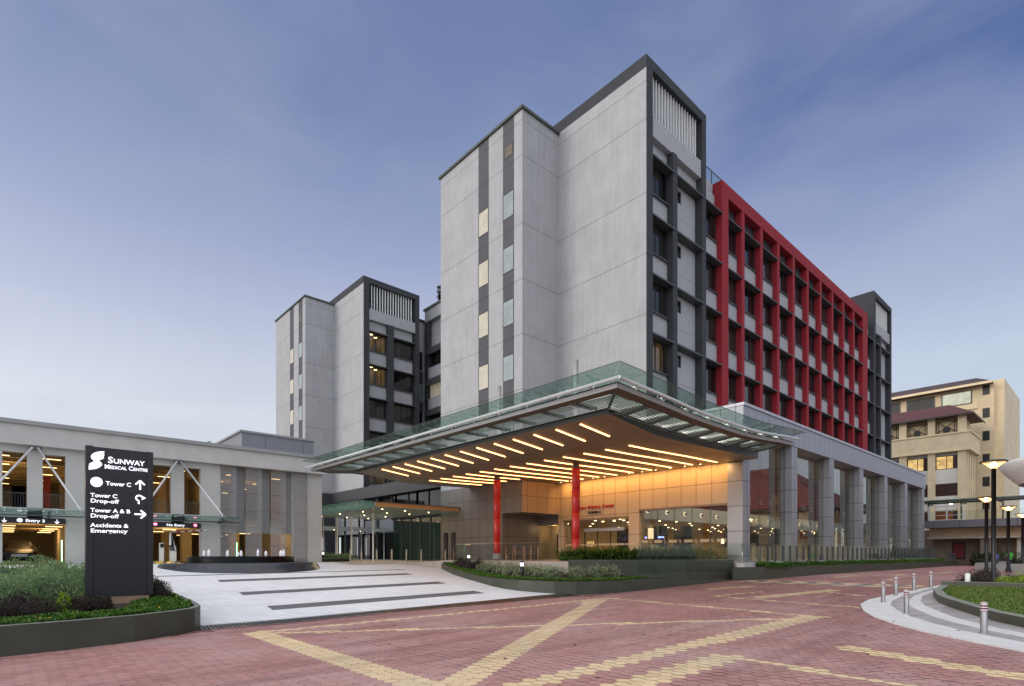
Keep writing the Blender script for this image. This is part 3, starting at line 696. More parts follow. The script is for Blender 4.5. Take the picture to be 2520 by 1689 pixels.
gb=thing('glass_balustrade','short clear glass balustrade behind the front bollards under the canopy','balustrade',(24,27,0))
for i in range(6):
    y0=31.2-i*1.5; b=MB(); b.poly([(22.95,y0,.05),(22.95,y0-1.46,.05),(22.95,y0-1.46,1.12),(22.95,y0,1.12)]); b.build('panel',M['bal'],gb)
b=MB(); b.tube([(22.95,31.2,1.12),(22.95,22.2,1.12)],.012,6); b.build('top_edge',M['stain'],gb)
# garden bollard lights
def glight(x,y,z,label):
    t=thing('bollard_light',label,'bollard light',(x,y,z),'black garden bollard lights')
    b=MB(); b.lathe(x,y,[(0.0,z),(.09,z),(.09,z+.62),(0,z+.62)],14); b.build('post',M['pole'],t)
    b=MB(); b.lathe(x,y,[(.085,z+.62),(.085,z+.80)],14); b.build('lens',emis('garden_lens',(.82,.85,1),.75),t)
    b=MB(); b.lathe(x,y,[(0,z+.80),(.098,z+.80),(.098,z+.87),(0,z+.88)],14); b.build('cap',M['pole'],t)
glight(18.86,20.1,-.78,'black garden light with white band nearest the road in the central planter')
glight(21.35,27.6,-.42,'black garden light with white band among purple shrubs at the planter tip')
# ---- BOLLARDS -----------------------------------------------------------
def bollard(x,y,z,h,r,label,group,striped=True):
    t=thing('bollard',label,'bollard',(x,y,z),group); hb=h-.19*h/.73*1.05 if striped else h*.93
    b=MB(); b.lathe(x,y,[(0,z),(r*1.15,z),(r*1.15,z+.012),(r,z+.012),(r,z+hb),(0,z+hb)],20); b.build('post',M['stain'],t)
    if striped:
        e=(h-hb)/6.4
        for i in range(3):
            z0=z+hb+i*2*e; b=MB(); b.lathe(x,y,[(r*1.06,z0),(r*1.06,z0+e*.8),(r*.9,z0+e*.8)],20); b.lathe(x,y,[(r*.9,z0),(r*1.06,z0)],20); b.build('reflective_band',M['bandwhite'],t)
            b=MB(); b.lathe(x,y,[(r*1.0,z0+e*.8),(r*1.0,z0+e*2)],20); b.build('red_band',M['bandred'],t)
        b=MB(); zt_=z+h; b.lathe(x,y,[(r*1.06,zt_-e*1.2),(r*1.0,zt_-e*.6),(r*.6,zt_-.005),(0,zt_)],20); b.build('dome',M['bandwhite'],t)
    else:
        b=MB(); b.lathe(x,y,[(r*.8,z+hb),(r*.8,z+hb+.015),(r,z+hb+.015),(r,z+h-.02),(r*.6,z+h),(0,z+h)],16); b.build('cap',M['stain'],t)
        b=MB(); b.lathe(x,y,[(r*1.03,z+hb-.09),(r*1.03,z+hb-.06)],16); b.build('ring',M['pole'],t)
for (x,y,l) in [(16.82,2.24,'striped steel bollard nearest the camera, on the right-hand pavement'),(19.85,4.42,'striped steel bollard second nearest, on the white kerb band by the road'),(23.03,5.82,'striped steel bollard leftmost of the group on the roundabout pavement'),(25.83,6.1,'striped steel bollard second from left on the roundabout pavement'),(28.49,6.08,'striped steel bollard second from the far end of the roundabout pavement'),(30.6,5.9,'striped steel bollard farthest away on the roundabout pavement')]:
    bollard(x,y,G(x,y)+.03,.73,.068,l,'striped bollards round the roundabout pavement')
pl=['first','second','third','fourth','fifth','sixth']
for i,(x,y) in enumerate([(20.84,42.8),(21.52,42.2),(22.45,41.35),(23.37,40.5),(24.4,39.9),(25.72,39.7)]):
    bollard(x,y,G(x,y)+.01,1.02,.07,f'slim steel bollard {pl[i]} from the left in front of the glass drop-off canopy','slim bollards at the rear entrance',False)
bollard(27.9,39.3,G(27.9,39.3)+.01,1.02,.07,'slim steel bollard standing alone beside the grey side door','slim bollards at the rear entrance',False)
for i,(x,y) in enumerate([(25,28.2),(25.05,27.35),(25,26.5),(25,25.8),(25,25.15)]):
    bollard(x,y,.03,.93,.06,f'slim steel bollard {pl[i]} from the left in the row between the two red columns','slim bollards under the canopy',False)
for i,(x,y,l) in enumerate([(27.6,30.4,'behind the first of the row between the red columns'),(27.4,28.9,'behind the third of the row between the red columns'),(24.6,33.6,'left of the red column, behind the purple shrubs')]):
    bollard(x,y,.03,.9,.05,'thin steel bollard '+l,'slim bollards under the canopy',False)
# ---- RIGHT PLANTER ------------------------------------------------------
zr=lambda x,y: G(x,y)+.29
rp=thing('raised_planter','curved low olive planter with lawn at the right edge','planter',(22,3,-1.2))
b=MB(); Q=wall(b,RAp[2:],.26,zr); b.build('wall',[M['olive'],M['kerb']],rp)
b=MB(); BW=[(29.2,5.3),(29.3,3.5),(29.3,1.5),(28,-2),(25,-7)]; Q3=wall(b,BW,.15,lambda x,y:G(x,y)+.42); b.build('inner_wall',[M['olive'],M['kerb']],rp)
lawn=offs(RAp[2:],.28)+[(25,-7),(28,-2),(29.3,1.5),(29.25,3.5),(29.1,5.2)]
cen=(25,-1)
b=MB()
for i in range(len(lawn)): a,c=lawn[i],lawn[(i+1)%len(lawn)]; b.poly([(*a,zr(*a)-.06),(*c,zr(*c)-.06),(*cen,zr(*cen)-.02)])
b.build('soil',plain('lawn_soil',(.07,.085,.02),.95,0,.4,5),rp)
rn=random.Random(3); pts=[]
while len(pts)<34000:
    x=rn.uniform(15,29.2); y=rn.uniform(-4,5.2)
    if .7413*x-.6712*y>.95*(.6712*x+.7413*y)+4 or not inpoly(x,y,lawn): continue
    pts.append((x,y,zr(x,y)-.06))
tag(blades('grass',L_grass,pts,None,.10,.022,4,1.2,2),'short green lawn grass inside the right-hand planter','grass',kind='stuff')
zr2=lambda x,y: G(x,y)+.10
b=MB(); b.prism([(29.4,5.1),(29.5,1),(29,-2),(40,-2),(60,3.8),(36,5.2)],-1.4,[zr2(29.4,5),zr2(29.4,1),zr2(29,-2),zr2(40,0),zr2(60,4),zr2(36,5)]); b.build('back_bed',M['soil'],rp)
bushbed('shrub','dark purple shrubs behind the lawn at the right, around the street lamp','shrub',L_purple,M['core_p'],[(30.2,4.6,.6,.45,.62),(31.2,4.3,.7,.5,.72),(32.2,4.5,.8,.5,.8),(33.4,4.3,.8,.5,.85),(31.0,3.3,.6,.5,.62),(34.6,4.4,.8,.5,.8),(30.1,3.9,.4,.4,.5)],1900,.06,41,zr2)
bushbed('shrub','bright lime yellow shrub between the purple shrubs and the silver one, far right','shrub',L_lime,M['core_g'],[(30.1,3.35,.5,.4,.62),(30.2,2.75,.5,.4,.66),(30.9,2.9,.5,.5,.7)],1700,.06,42,zr2)
blt=bushbed('shrub','tall feathery silver shrub at the right edge of the frame','shrub',L_silver,M['core_g'],[(31.9,2.3,.9,.8,1.2),(32.6,1.4,1.0,.9,1.35),(31.2,1.6,.7,.7,.9)],5200,.075,43,zr2,asp=.16,up=.9,tips=90)
# white painted stump light in that bed
b=MB(); x,y=29.5,4.45; z=zr2(x,y); b.lathe(x,y,[(0,z),(.09,z),(.09,z+.62),(.05,z+.66),(0,z+.66)],14); o=b.build('marker_post',M['white']); tag(o,'short white painted post in front of the purple shrubs, right planter','post')
# ---- STREET LAMPS --------------------------------------------------------
def lamp(x,y,ztop,rp,rh,label):
    z=G(x,y); t=thing('street_lamp',label,'street lamp',(x,y,z),'black street lamps with lit funnel heads')
    hh=rh*.68
    b=MB(); b.lathe(x,y,[(rp*1.6,z),(rp*1.6,z+.25),(rp,z+.3),(rp,ztop-hh),(rp*1.05,ztop-hh),(0,ztop-hh)],16); b.build('pole',M['pole'],t)
    b=MB(); b.lathe(x,y,[(rp*1.2,ztop-hh),(rh*.93,ztop-.02)],28); b.build('diffuser',M['lampglass'],t)
    b=MB(); b.lathe(x,y,[(rh*1.0,ztop-.05),(rh*1.08,ztop-.02),(rh*.9,ztop+.03),(0,ztop+.06)],28); b.build('cap',M['pole'],t)
    b=MB(); b.lathe(x,y,[(0,ztop-hh*.75),(.09,ztop-hh*.7),(.13,ztop-hh*.45),(.09,ztop-hh*.15),(0,ztop-hh*.1)],12); b.build('bulb',emis('lamp_bulb',(1,.72,.38),7),t)
    b=MB()
    for k in range(4):
        a=k*math.pi/2+.4; b.tube([(x+rp*1.25*math.cos(a),y+rp*1.25*math.sin(a),ztop-hh),(x+rh*.95*math.cos(a),y+rh*.95*math.sin(a),ztop-.03)],.008,4)
    b.build('ribs',M['pole'],t)
    l=bpy.data.lights.new('lamp_glow','POINT'); l.energy=60; l.color=(1,.62,.3); l.shadow_soft_size=.12; lo=bpy.data.objects.new('lamp_glow',l); C.objects.link(lo); lo.parent=t; lo.location=(0,0,ztop-hh*.05+.2-z-.25)
m,nt,N,L,b_=newmat('lamp_glass'); b_.inputs['Base Color'].default_value=(.9,.7,.45,1); b_.inputs['Emission Color'].default_value=(1,.62,.28,1); b_.inputs['Emission Strength'].default_value=.55
tr=N.new('ShaderNodeBsdfTransparent'); mx=N.new('ShaderNodeMixShader'); mx.inputs[0].default_value=.45; L.new(tr.outputs[0],mx.inputs[1]); L.new(b_.outputs[0],mx.inputs[2]); L.new(mx.outputs[0],N['Material Output'].inputs[0]); M['lampglass']=m
lamp(31.4,3.86,4.42,.085,.46,'nearest and tallest black street lamp with a lit funnel head, right side')
lamp(47.5,6.2,4.17,.10,.50,'black street lamp partly hidden behind the nearest lamp pole')
lamp(57.9,6.25,4.17,.11,.50,'black street lamp to the right of the two overlapping ones')
lamp(67.4,6.3,4.05,.11,.50,'farthest black street lamp, cut by the right edge of the frame')
# ---- PODIUM PLANTER and balustrade ---------------------------------------
pp=thing('raised_planter','long straight olive planter with trailing hedge along the glazed podium','planter',(33,14,-1.0))
PPp=[(30.9,15.15),(31.6,15.0),(33.2,14.45),(40,14.25),(60,14.12),(80.5,14.0),(82,14.6)]
b=MB(); wall(b,PPp,.14,lambda x,y:-.32,-.2); b.build('wall',[M['olive'],M['olive']],pp)
b=MB(); b.poly([(x,y+.1,-.38) for x,y in PPp]+[(82,15.4,-.38),(31,15.4,-.38)]); b.build('soil',M['soil'],pp)
rn=random.Random(9); pts=[]
for i in range(30000):
    x=33.3+(80-33.3)*rn.random()**1.25; y=14.45-.008*(x-33)+rn.uniform(-.1,.65); z=-.36+rn.random()**.5*(.24+.06*math.sin(x*1.7))
    if rn.random()<.10: y=14.42-.008*(x-33)-rn.random()*.1; z=-.32-rn.random()**2*.35*(.5+.5*math.sin(x*2.3)*math.sin(x*.9))
    pts.append((x,y,z))
b=MB(); b.box(33.4,80,14.5,15.1,-.36,-.14)
o=leaves('foliage',L_fern,pts,None,.10,up=.2,asp=.5); t=thing('hedge','long low trailing hedge on top of the podium planter wall','hedge',(33.4,14.6,-.36)); bpy.data.objects.remove(o)
leaves('foliage',L_gc,pts,t,.10,up=.2,asp=.5); b.build('branches',M['core_g'],t)
b=MB(); b.box(34.6,82,15.15,15.5,-.6,-.02); b.box(31.9,34.6,15.0,15.5,-.6,-.06); tag(b.build('kerb',M['kerbs']),kind='structure')
gb=thing('glass_balustrade','long glass balustrade with grey posts along the podium edge','balustrade',(33.3,15.25,0))
x=34.55; i=0
while x<81:
    b=MB(); b.box(x,x+.06,15.24,15.40,-.02,1.02); b.build('post',M['rail_post'],gb)
    if x<79.5:
        b=MB(); b.poly([(x+.08,15.3,.06),(x+1.14,15.3,.06),(x+1.14,15.3,1.12),(x+.08,15.3,1.12)]); b.build('panel',M['bal'],gb)
    x+=1.16
gb2=thing('glass_balustrade','short glass balustrade return at the foot of the podium corner column','balustrade',(32.3,16,0))
for (a,c) in (((32.35,15.35),(32.35,16.8)),((33.2,15.25),(34.5,15.25))):
    b=MB(); b.poly([(*a,.03),(*c,.03),(*c,1.12),(*a,1.12)]); b.build('panel',M['bal'],gb2)
b=MB(); b.tube([(32.35,15.35,.0),(32.35,15.35,1.12)],.02,6); b.build('post',M['stain'],gb2)
# ---- FOUNTAIN -------------------------------------------------------------
fx,fy=10.95,37.3; fz=G(fx,fy)
f=thing('fountain','round black stone fountain with small white water jets on the driveway','fountain',(fx,fy,fz))
b=MB(); b.lathe(fx,fy,[(5.1,fz-.45),(4.95,fz-.22),(4.6,fz-.1),(4.5,fz+.10),(4.38,fz+.24),(4.15,fz+.28),(3.6,fz+.28)],72); b.build('basin',M['slate'],f)
b=MB(); b.lathe(fx,fy,[(3.02,fz+.2),(3.02,fz+.60),(2.98,fz+.64),(2.85,fz+.64),(2.85,fz+.6),(0,fz+.6)],72); b.build('upper_drum',M['black'],f)
rn=random.Random(6)
for (dx,dy,h) in [(-2.35,.9,.42),(-2.2,.2,.5),(-1.1,-.3,.45),(-.5,-1.4,.4),(.85,-.75,.5),(1.5,-.5,.4),(2.2,-1.6,.45),(2.3,-1.9,.5),(.2,1.8,.3)]:
    b=MB(); X,Y=fx+dx*.85,fy+dy*.85; z=fz+.66; h*=.85; b.lathe(X,Y,[(.06,z),(.085,z+h*.25),(.08,z+h*.55),(.05,z+h*.85),(.015,z+h)],12)
    b.v=[(v[0]+rn.uniform(-.015,.015),v[1]+rn.uniform(-.015,.015),v[2]+rn.uniform(-.01,.01)) for v in b.v]; b.build('water_jet',M['water'],f)
# planter right of fountain, left end of drop-off
q=thing('raised_planter','low planter with grey-green hedge behind the fountain','planter',(18,44,-.2))
b=MB(); hp=[(15.6,44.2),(17,43.1),(20.2,43.0),(21.5,43.9),(21.3,46.0)]; wall(b,hp,.15,lambda x,y:.12,-.3); b.build('wall',[M['olive'],M['kerb']],q)
b=MB(); b.prism(hp+[(14,46.5)],-.3,.05); b.build('soil',M['soil'],q)
bushbed('hedge','grey-green hedge in the low planter behind the fountain','hedge',L_silver,M['core_g'],[(17.0+i*.6,44.0,.6,.6,.50) for i in range(8)],1500,.08,51,lambda x,y:.05)
glight(18.9,43.6,-.2,'black garden light with white band in the hedge behind the fountain, right one')
glight(15.9,44.1,-.2,'black garden light with white band in the hedge behind the fountain, left one')

# ================================================================== BUILDINGS
m,nt,N,L,b_=newmat('dark_window_pane'); b_.inputs['Base Color'].default_value=(.010,.011,.012,1); b_.inputs['Roughness'].default_value=.03
f=noise(nt,.9,2,stretch=(1,1,.15)); L.new(mixc(nt,ramp(nt,f,.42,.6),(.006,.006,.007),(.03,.028,.024)),b_.inputs['Base Color']); M['gd']=m
M['curtain']=plain('curtain',(.16,.14,.11),.9,0,.25,4)
def window(par,x0,x1,y,z0,z1,mull=(.5,),mat=None,lit=False,fw=.06,hb=None):
    """facing -Y; frame is the part, pane its sub-part; a lit one gets a real room behind clear glass"""
    b=MB(); b.box(x0,x1,y-.03,y+.05,z0,z0+fw); b.box(x0,x1,y-.03,y+.05,z1-fw,z1); b.box(x0,x0+fw,y-.03,y+.05,z0+fw,z1-fw); b.box(x1-fw,x1,y-.03,y+.05,z0+fw,z1-fw)
    for t in mull:
        xm=x0+(x1-x0)*t; b.box(xm-fw*.5,xm+fw*.5,y-.028,y+.05,z0+fw,z1-fw)
    if hb: zz=z0+(z1-z0)*hb; b.box(x0+fw,x1-fw,y-.026,y+.05,zz-fw*.4,zz+fw*.4)
    w=b.build('window',M['frame'],par)
    p=MB().poly([(x0+fw,y+.01,z0+fw),(x1-fw,y+.01,z0+fw),(x1-fw,y+.01,z1-fw),(x0+fw,y+.01,z1-fw)]).build('pane',mat or (M['gclear'] if lit else M['gd']),w)
    if lit:
        b=MB(); d=2.1; a,c=x0-.02,x1+.02; zt_=z1+.25
        b.poly([(a,y+d,z0-.7),(c,y+d,z0-.7),(c,y+d,zt_),(a,y+d,zt_)]); b.poly([(a,y+.08,zt_),(c,y+.08,zt_),(c,y+d,zt_),(a,y+d,zt_)]); b.poly([(a,y+.08,z0-.7),(a,y+d,z0-.7),(a,y+d,zt_),(a,y+.08,zt_)]); b.poly([(c,y+.08,z0-.7),(c,y+d,z0-.7),(c,y+d,zt_),(c,y+.08,zt_)]); b.poly([(a,y+.08,z0-.7),(c,y+.08,z0-.7),(c,y+d,z0-.7),(a,y+d,z0-.7)])
        b.build('room',M['warm'],w)
        b=MB(); b.lathe((x0*.6+x1*.4),y+.8,[(0,zt_-.05),(.17,zt_-.05),(.17,zt_-.01)],12); b.lathe((x0*.25+x1*.75),y+1.5,[(0,zt_-.05),(.17,zt_-.05),(.17,zt_-.01)],12); b.build('ceiling_light',M['lamp'],w)
        b=MB(); b.box(x1-.9,x1-.45,y+1.6,y+1.7,z0,zt_-.3); b.box(x0+.3,x0+.5,y+.12,y+.16,z0,z1); b.build('curtain',M['curtain'],w)
    return w
LV=[8.4,12.6,16.8,21.0,25.25]
def tower(ox,oy,z0,label,bays,side='wall',stair=True,lit=(),shade_out=.06,litband=True):
    t=thing('hospital_tower',label,'building',(ox,oy,z0),'grey towers of the hospital')
    E=EZ; ztop=34.9+E; W=8.2
    b=MB(); b.box(ox+.0,ox+W,oy+3.2,oy+16,z0,31.0+E); b.box(ox,ox+.28,oy+.9,oy+3.2,z0,31.0+E); b.box(ox,ox+.28,oy+.9,oy+8.6,31.0+E,34.0+E)
    b.box(ox,ox+.03,oy+.012,oy+.9,z0,34.0+E); b.build('wall',M[side],t)
    b=MB(); b.box(ox+W-.25,ox+W,oy+.9,oy+3.2,z0,31.0+E); b.box(ox+W-.25,ox+W-.003,oy+.9,oy+8.6,31.0+E,34.0+E); b.build('wall',M['dark'],t)
    b=MB(); b.box(ox-.012,ox+W,oy-.006,oy+8.8,34.2+E,ztop); b.box(ox-.012,ox+.3,oy-.006,oy+16,34.0+E,34.2+E); b.box(ox-.012,ox+.3,oy+8.8,oy+16,34.2+E,ztop-.004); b.build('roof_frame',M['dark'],t)
    fins=[(ox+.03,ox+.8)]+[(bays[i][1],bays[i+1][0]) for i in range(len(bays)-1)]+[(ox+W-.6-.0,ox+W)]
    for i,(a,c) in enumerate(fins):
        top=34.2 if i in(0,len(fins)-1) else 29.7
        b=MB(); b.box(a,c,oy,oy+.9,z0,top+E); b.build('fin',M['dark'],t)
    b=MB(); b.box(ox+.8,ox+W-.6,oy+.10,oy+.88,29.7+E,31.06+E); b.build('balcony_band',M['walls'],t)
    b=MB(); b.box(ox+.28,ox+W-.25,oy+.9,oy+8.5,30.9+E,31.0+E); b.build('roof',M['conc'],t)
    b=MB(); x=ox+.98; n=17; dx=(W-1.6)/n
    for k in range(n):
        xx=ox+.86+k*dx; b.box(xx,xx+.10,oy+.30,oy+.46,31.06+E,34.2+E)
    b.build('louvres',M['white'],t)
    for bi,(a,c,typ) in enumerate(bays):
        b=MB(); b.box(a,c,oy+.52,oy+.7,28.30+E,29.7+E); b.build('spandrel',M['walls'],t)
        for L_ in LV+([4.2] if z0<6 else []):
            nz=28.2 if L_>25 else (L_+4.2-1.2)
            if nz+E<z0: continue
            b=MB(); b.box(a-(.0 if bi==0 else .05),c+.25,oy-shade_out,oy+.6,nz+E-.02,nz+E+.10); b.build('sunshade',M['shade'],t)
            sp0=(L_-1.2+.1)
            if typ=='big':
                b=MB(); b.box(a,c,oy+.5,oy+.66,max(z0,sp0+E),L_+.62+E); b.build('spandrel',M['walls'],t)
                b=MB(); b.box(a,c,oy+.34,oy+.66,L_+.62+E,L_+.72+E); b.build('sill',M['shade'],t)
                window(t,a,c,oy+.6,L_+.72+E,nz-.02+E,(.46,.74),None,(bi,L_) in lit)
                if L_>25: b=MB(); b.box(a,c,oy+.5,oy+.66,nz+.1+E,28.32+E); b.build('spandrel',M['walls'],t)
            else:
                b=MB(); zz0=max(z0,sp0+E); w0,w1,v0,v1=a+.25,a+1.55,nz-1.25+E,nz-.30+E
                b.box(a,c,oy+.62,oy+.78,zz0,v0); b.box(a,w0,oy+.62,oy+.78,v0,v1); b.box(w1,c,oy+.62,oy+.78,v0,v1); b.box(a,c,oy+.62,oy+.78,v1,nz-.02+E); b.build('wall_panel',M['walls'],t)
                window(t,w0,w1,oy+.72,v0,v1,(.5,),None,(bi,L_) in lit,.05,.5)
    b=MB()
    for L_ in LV: b.box(ox+.3,ox+W-.3,oy+.95,oy+3.15,L_-.3+E,L_-.0+E)
    b.build('floor_slabs',M['room'],t)
    if stair:
        X0,X1,Y0,Y1=ox-4,ox,oy+8.36,oy+19.1
        b=MB(); b.box(X0,X1+.0,Y0,Y1,z0,33.86+E); b.build('stair_block',M['wall'],t)
        b=MB(); b.box(X0-.16,X1+.2,Y0-.16,Y1+.16,33.86+E,34.06+E); b.build('roof_cap',M['cap'],t)
        for (y0,y1,nm) in ((oy+12.35,oy+13.66,0),(oy+9.3,oy+10.58,1)):
            b=MB(); b.box(X0-.012,X0+.05,y0,y1,z0,33.86+E); b.build('wall_band',M['band'],t)
            for h0 in (9.4,13.6,17.9,22.1,26.3):
                a,c=h0+E,h0+1.9+E
                b=MB(); f_=.05
                b.box(X0-.03,X0-.012,y0+.06,y1-.06,a-f_,a); b.box(X0-.03,X0-.012,y0+.06,y1-.06,c,c+f_); b.box(X0-.03,X0-.012,y0+.02,y0+.06,a-f_,c+f_); b.box(X0-.03,X0-.012,y1-.06,y1-.0,a-f_,c+f_)
                w=b.build('window',M['frame'],t)
                MB().poly([(X0-.02,y0+.06,a),(X0-.02,y1-.06,a),(X0-.02,y1-.06,c),(X0-.02,y0+.06,c)]).build('pane',M['litpane'] if nm==0 else M['palepane'],w)
            if nm:
                b=MB(); b.box(X0-.03,X0-.012,y0+.10,y1-.18,31.0+E,31.95+E); w=b.build('vent_window',M['frame'],t)
                MB().poly([(X0-.034,y0+.16,31.06+E),(X0-.034,y1-.24,31.06+E),(X0-.034,y1-.24,31.89+E),(X0-.034,y0+.16,31.89+E)]).build('pane',M['curtain'],w)
    return t
def panemat(name,col,em,st):
    m,nt,N,L,b=newmat(name); f=noise(nt,.9,4,stretch=(1,1,1.4)); L.new(mixc(nt,ramp(nt,f,.3,.7),sc(col,.8),sc(col,1.08)),b.inputs['Base Color'])
    b.inputs['Roughness'].default_value=.08; b.inputs['Emission Color'].default_value=(*em,1); b.inputs['Emission Strength'].default_value=st; return m
M['litpane']=panemat('lit_frosted_pane',(.45,.42,.34),(1,.84,.56),.07); M['palepane']=panemat('pale_frosted_pane',(.27,.31,.31),(.8,1,.95),.03)
tower(33,22.5,6.12,'tall grey tower nearest the camera, rising behind the canopy corner',[(33.8,36.4,'big'),(37.0,40.6,'small')],lit=((0,12.6),))
tower(33,64.1,3.0,'smaller-looking grey tower farther back at the left, above the car park roof',[(33.75,36.45,'big'),(37.3,40.4,'big')],lit=((0,25.25),(0,21.0),(0,8.4)),shade_out=.02)
tower(84.9,22.5,0,'narrow charcoal tower at the far right end of the red facade',[(85.6,87.6,'big'),(88.2,92.4,'small')],side='dark',stair=False)
# ---- red ward wing ------------------------------------------------------------
E=EZ
wt=thing('ward_wing','long hospital wing with a red frame facade and rows of dark windows','building',(41.2,22.5,9))
b=MB(); b.box(41.2,84.9,24.6,42,8.5,31.0+E); b.box(41.2,84.9,23.35,24.6,30.0+E,31.0+E); b.build('wall',M['wall'],wt)
b=MB(); b.box(43.8,82.35,22.5,23.34,29.9+E,31.0+E); b.build('red_beam',M['red'],wt)
fx=[(43.8,44.9)]+[(47.35+3.665*k,47.9+3.665*k) for k in range(9)]+[(80.3,82.2)]
for (a,c) in fx: MB().box(a,c,22.5+(.03 if c-a<.8 else 0),23.34,8.9,29.9+E).build('red_fin',M['red'],wt)
bays=[(41.2,43.8)]+[(fx[i][1],fx[i+1][0]) for i in range(len(fx)-1)]+[(82.2,84.9)]
rn=random.Random(2)
for bi,(a,c) in enumerate(bays):
    b=MB(); b.box(a,c,23.18,23.34,28.3+E,30.0+E); b.build('upper_wall',M['dark'] if 0<bi<11 else M['walls'],wt)  # charcoal on the inner bays stands in for shadow under the beam
    for L_ in LV:
        nz=28.2 if L_>25 else L_+3.0
        MB().box(a-.0,c+.04,22.44,23.2,nz+E-.03,nz+E+.07).build('sunshade',M['shade'],wt)
        MB().box(a,c,22.98,23.2,max(9.0,L_-1.13+E),L_+.62+E).build('spandrel',M['walls'],wt)
        MB().box(a,c,22.86,23.2,L_+.62+E,L_+.71+E).build('sill',M['shade'],wt)
        window(wt,a,c,23.1,L_+.71+E,nz-.03+E,(.36,.68),None,False,.05)
b=MB(); b.tube([(41.2,23.45,32.2+E),(84.9,23.45,32.2+E)],.04,6)
x=42
while x<84.9: b.box(x-.025,x+.025,23.42,23.48,31.0+E,32.2+E); x+=1.83
b.build('roof_railing',M['cap'],wt)
MB().poly([(41.2,23.45,31.02+E),(84.9,23.45,31.02+E),(84.9,23.45,32.15+E),(41.2,23.45,32.15+E)]).build('railing_glass',M['bal'],wt)
# ---- rear wing between the towers ------------------------------------------------
rt=thing('rear_wing','recessed dark-windowed wing seen in the gap between the two grey towers','building',(43.3,60,3))
MB().box(41.2,60,66.6,80,3,32.7+E).build('wall',M['wall'],rt); MB().box(43.9,60,42,66.0,3,34.0+E).build('wall',M['wall'],rt)
MB().box(43.1,60,42,66.15,34.0+E,34.25+E).build('roof_cap',M['cap'],rt); MB().box(41.2,43.9,66.3,66.6,32.7+E,32.9+E).build('roof_cap',M['cap'],rt)
MB().box(43.3,43.9,65.2,66.0,3,32.4+E).build('pier',M['dark'],rt); MB().box(43.3,43.9,42,66,32.4+E,34.0+E).build('wall_panel',M['walls'],rt)
for i,L_ in enumerate(LV+[4.2]):
    MB().box(43.35,43.85,50,65.2,L_-1.1+E,L_+.6+E).build('spandrel',M['walls'],rt)
    MB().poly([(43.7,50,L_+.6+E),(43.7,65.2,L_+.6+E),(43.7,65.2,L_+3.1+E),(43.7,50,L_+3.1+E)]).build('window',M['litpane'] if L_ in(21.0,) else M['gd'],rt)
    s=MB(); s.box(43.0,43.3,50,65.3,L_+2.3+E,L_+3.15+E); s.build('shade_box',M['shade'],rt)
    MB().box(41.2,43.3,66.45,66.6,L_-1.1+E,L_+.4+E).build('spandrel',M['dark'],rt)
    window(rt,41.3,43.2,66.5,L_+.6+E,L_+3.1+E,(.5,),None,L_ in(21.0,8.4))
rn=random.Random(15); tr=thing('roof_tree','small dark leafy tree on the roof of the rear wing','tree',(44.4,63.6,34.6))
b=MB(); b.tube([(44.4,63.6,34.6),(44.45,63.5,36.0),(44.3,63.4,37.2)],[.06,.04,.015],6)
for k in range(9): a=rn.uniform(0,6.28); z=34.9+k*.24; b.tube([(44.4,63.6,z),(44.4+.45*math.cos(a),63.6+.45*math.sin(a),z+.35)],[.02,.008],5)
b.build('trunk',M['core_g'],tr)
P=[]
for k in range(26):
    a=rn.uniform(0,6.28); r=rn.uniform(.1,.55)*(1-.012*k); z=34.95+k*.095; 
    for q in range(60): P.append((44.4+r*math.cos(a)+rn.gauss(0,.12),63.6+r*math.sin(a)+rn.gauss(0,.12),z+rn.gauss(0,.1)))
leaves('crown',leafmat('tree_leaf',[(.012,.022,.008),(.03,.05,.015)],.1),P,tr,.22)
# ---- PODIUM -------------------------------------------------------------------
pd=thing('podium_building','silver-panelled glazed podium with tall columns along the road','building',(33,15.6,0))
MB().box(33,78.3,15.6,17.4,7.54+E,9.05+E).build('header',M['aluh'],pd)
b=MB(); b.box(32.94,78.36,15.52,17.4,9.05+E,9.22+E); b.box(32.94,33.6,17.4,22.46,9.05+E,9.22+E); b.build('cornice',M['stain2'] if 'stain2' in M else M['aluh'],pd)
MB().box(33,33.9,17.4,22.45,6.1,9.05+E).build('header_return',M['alu'],pd)
MB().box(33.9,78.2,17.4,24.5,8.6,9.0+E).build('roof',M['conc'],pd)
MB().box(33,33.9,15.62,17.4,6.06,7.54+E).build('corner_panel',M['alu'],pd)
for i in range(7):
    x=33+7.33*i
    MB().box(x,x+.98,15.64,16.6 if i==0 else 16.08,-.05,7.54+E).build('column',M['alu'],pd)
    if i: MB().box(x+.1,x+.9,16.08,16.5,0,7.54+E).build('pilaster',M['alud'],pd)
MB().box(33.7,78.3,16.2,40,-.3,.0).build('floor',M['apron'],pd)
MB().box(77.98,78.3,16.6,40,0,8.6).build('end_wall',M['alu'],pd)
for i in range(6):
    x0,x1=33.98+7.33*i,33+7.33*(i+1)
    g_=MB().poly([(x0-.1,16.42,.02),(x1+.1,16.42,.02),(x1+.1,16.42,7.9),(x0-.1,16.42,7.9)]).build('glazing',M['lobgd'],pd)
    b=MB()
    for k in range(1,4):
        xm=x0+(x1-x0)*k/4; b.box(xm-.006,xm+.006,16.40,16.6,.02,7.9)
    b.box(x0,x1,16.40,16.44,3.9,3.92)
    b.build('glass_fins',M['bal'],g_)
    b=MB()
    for k in range(1,4):
        b.mark(); xm=x0+(x1-x0)*k/4
        for sx in(-1,1):
            for sz in(-1,1): b.tube([(xm,16.47,3.91),(xm+.16*sx,16.38,3.91+.16*sz)],.016,5)
    b.build_each('spider_fitting',M['stain'],g_)
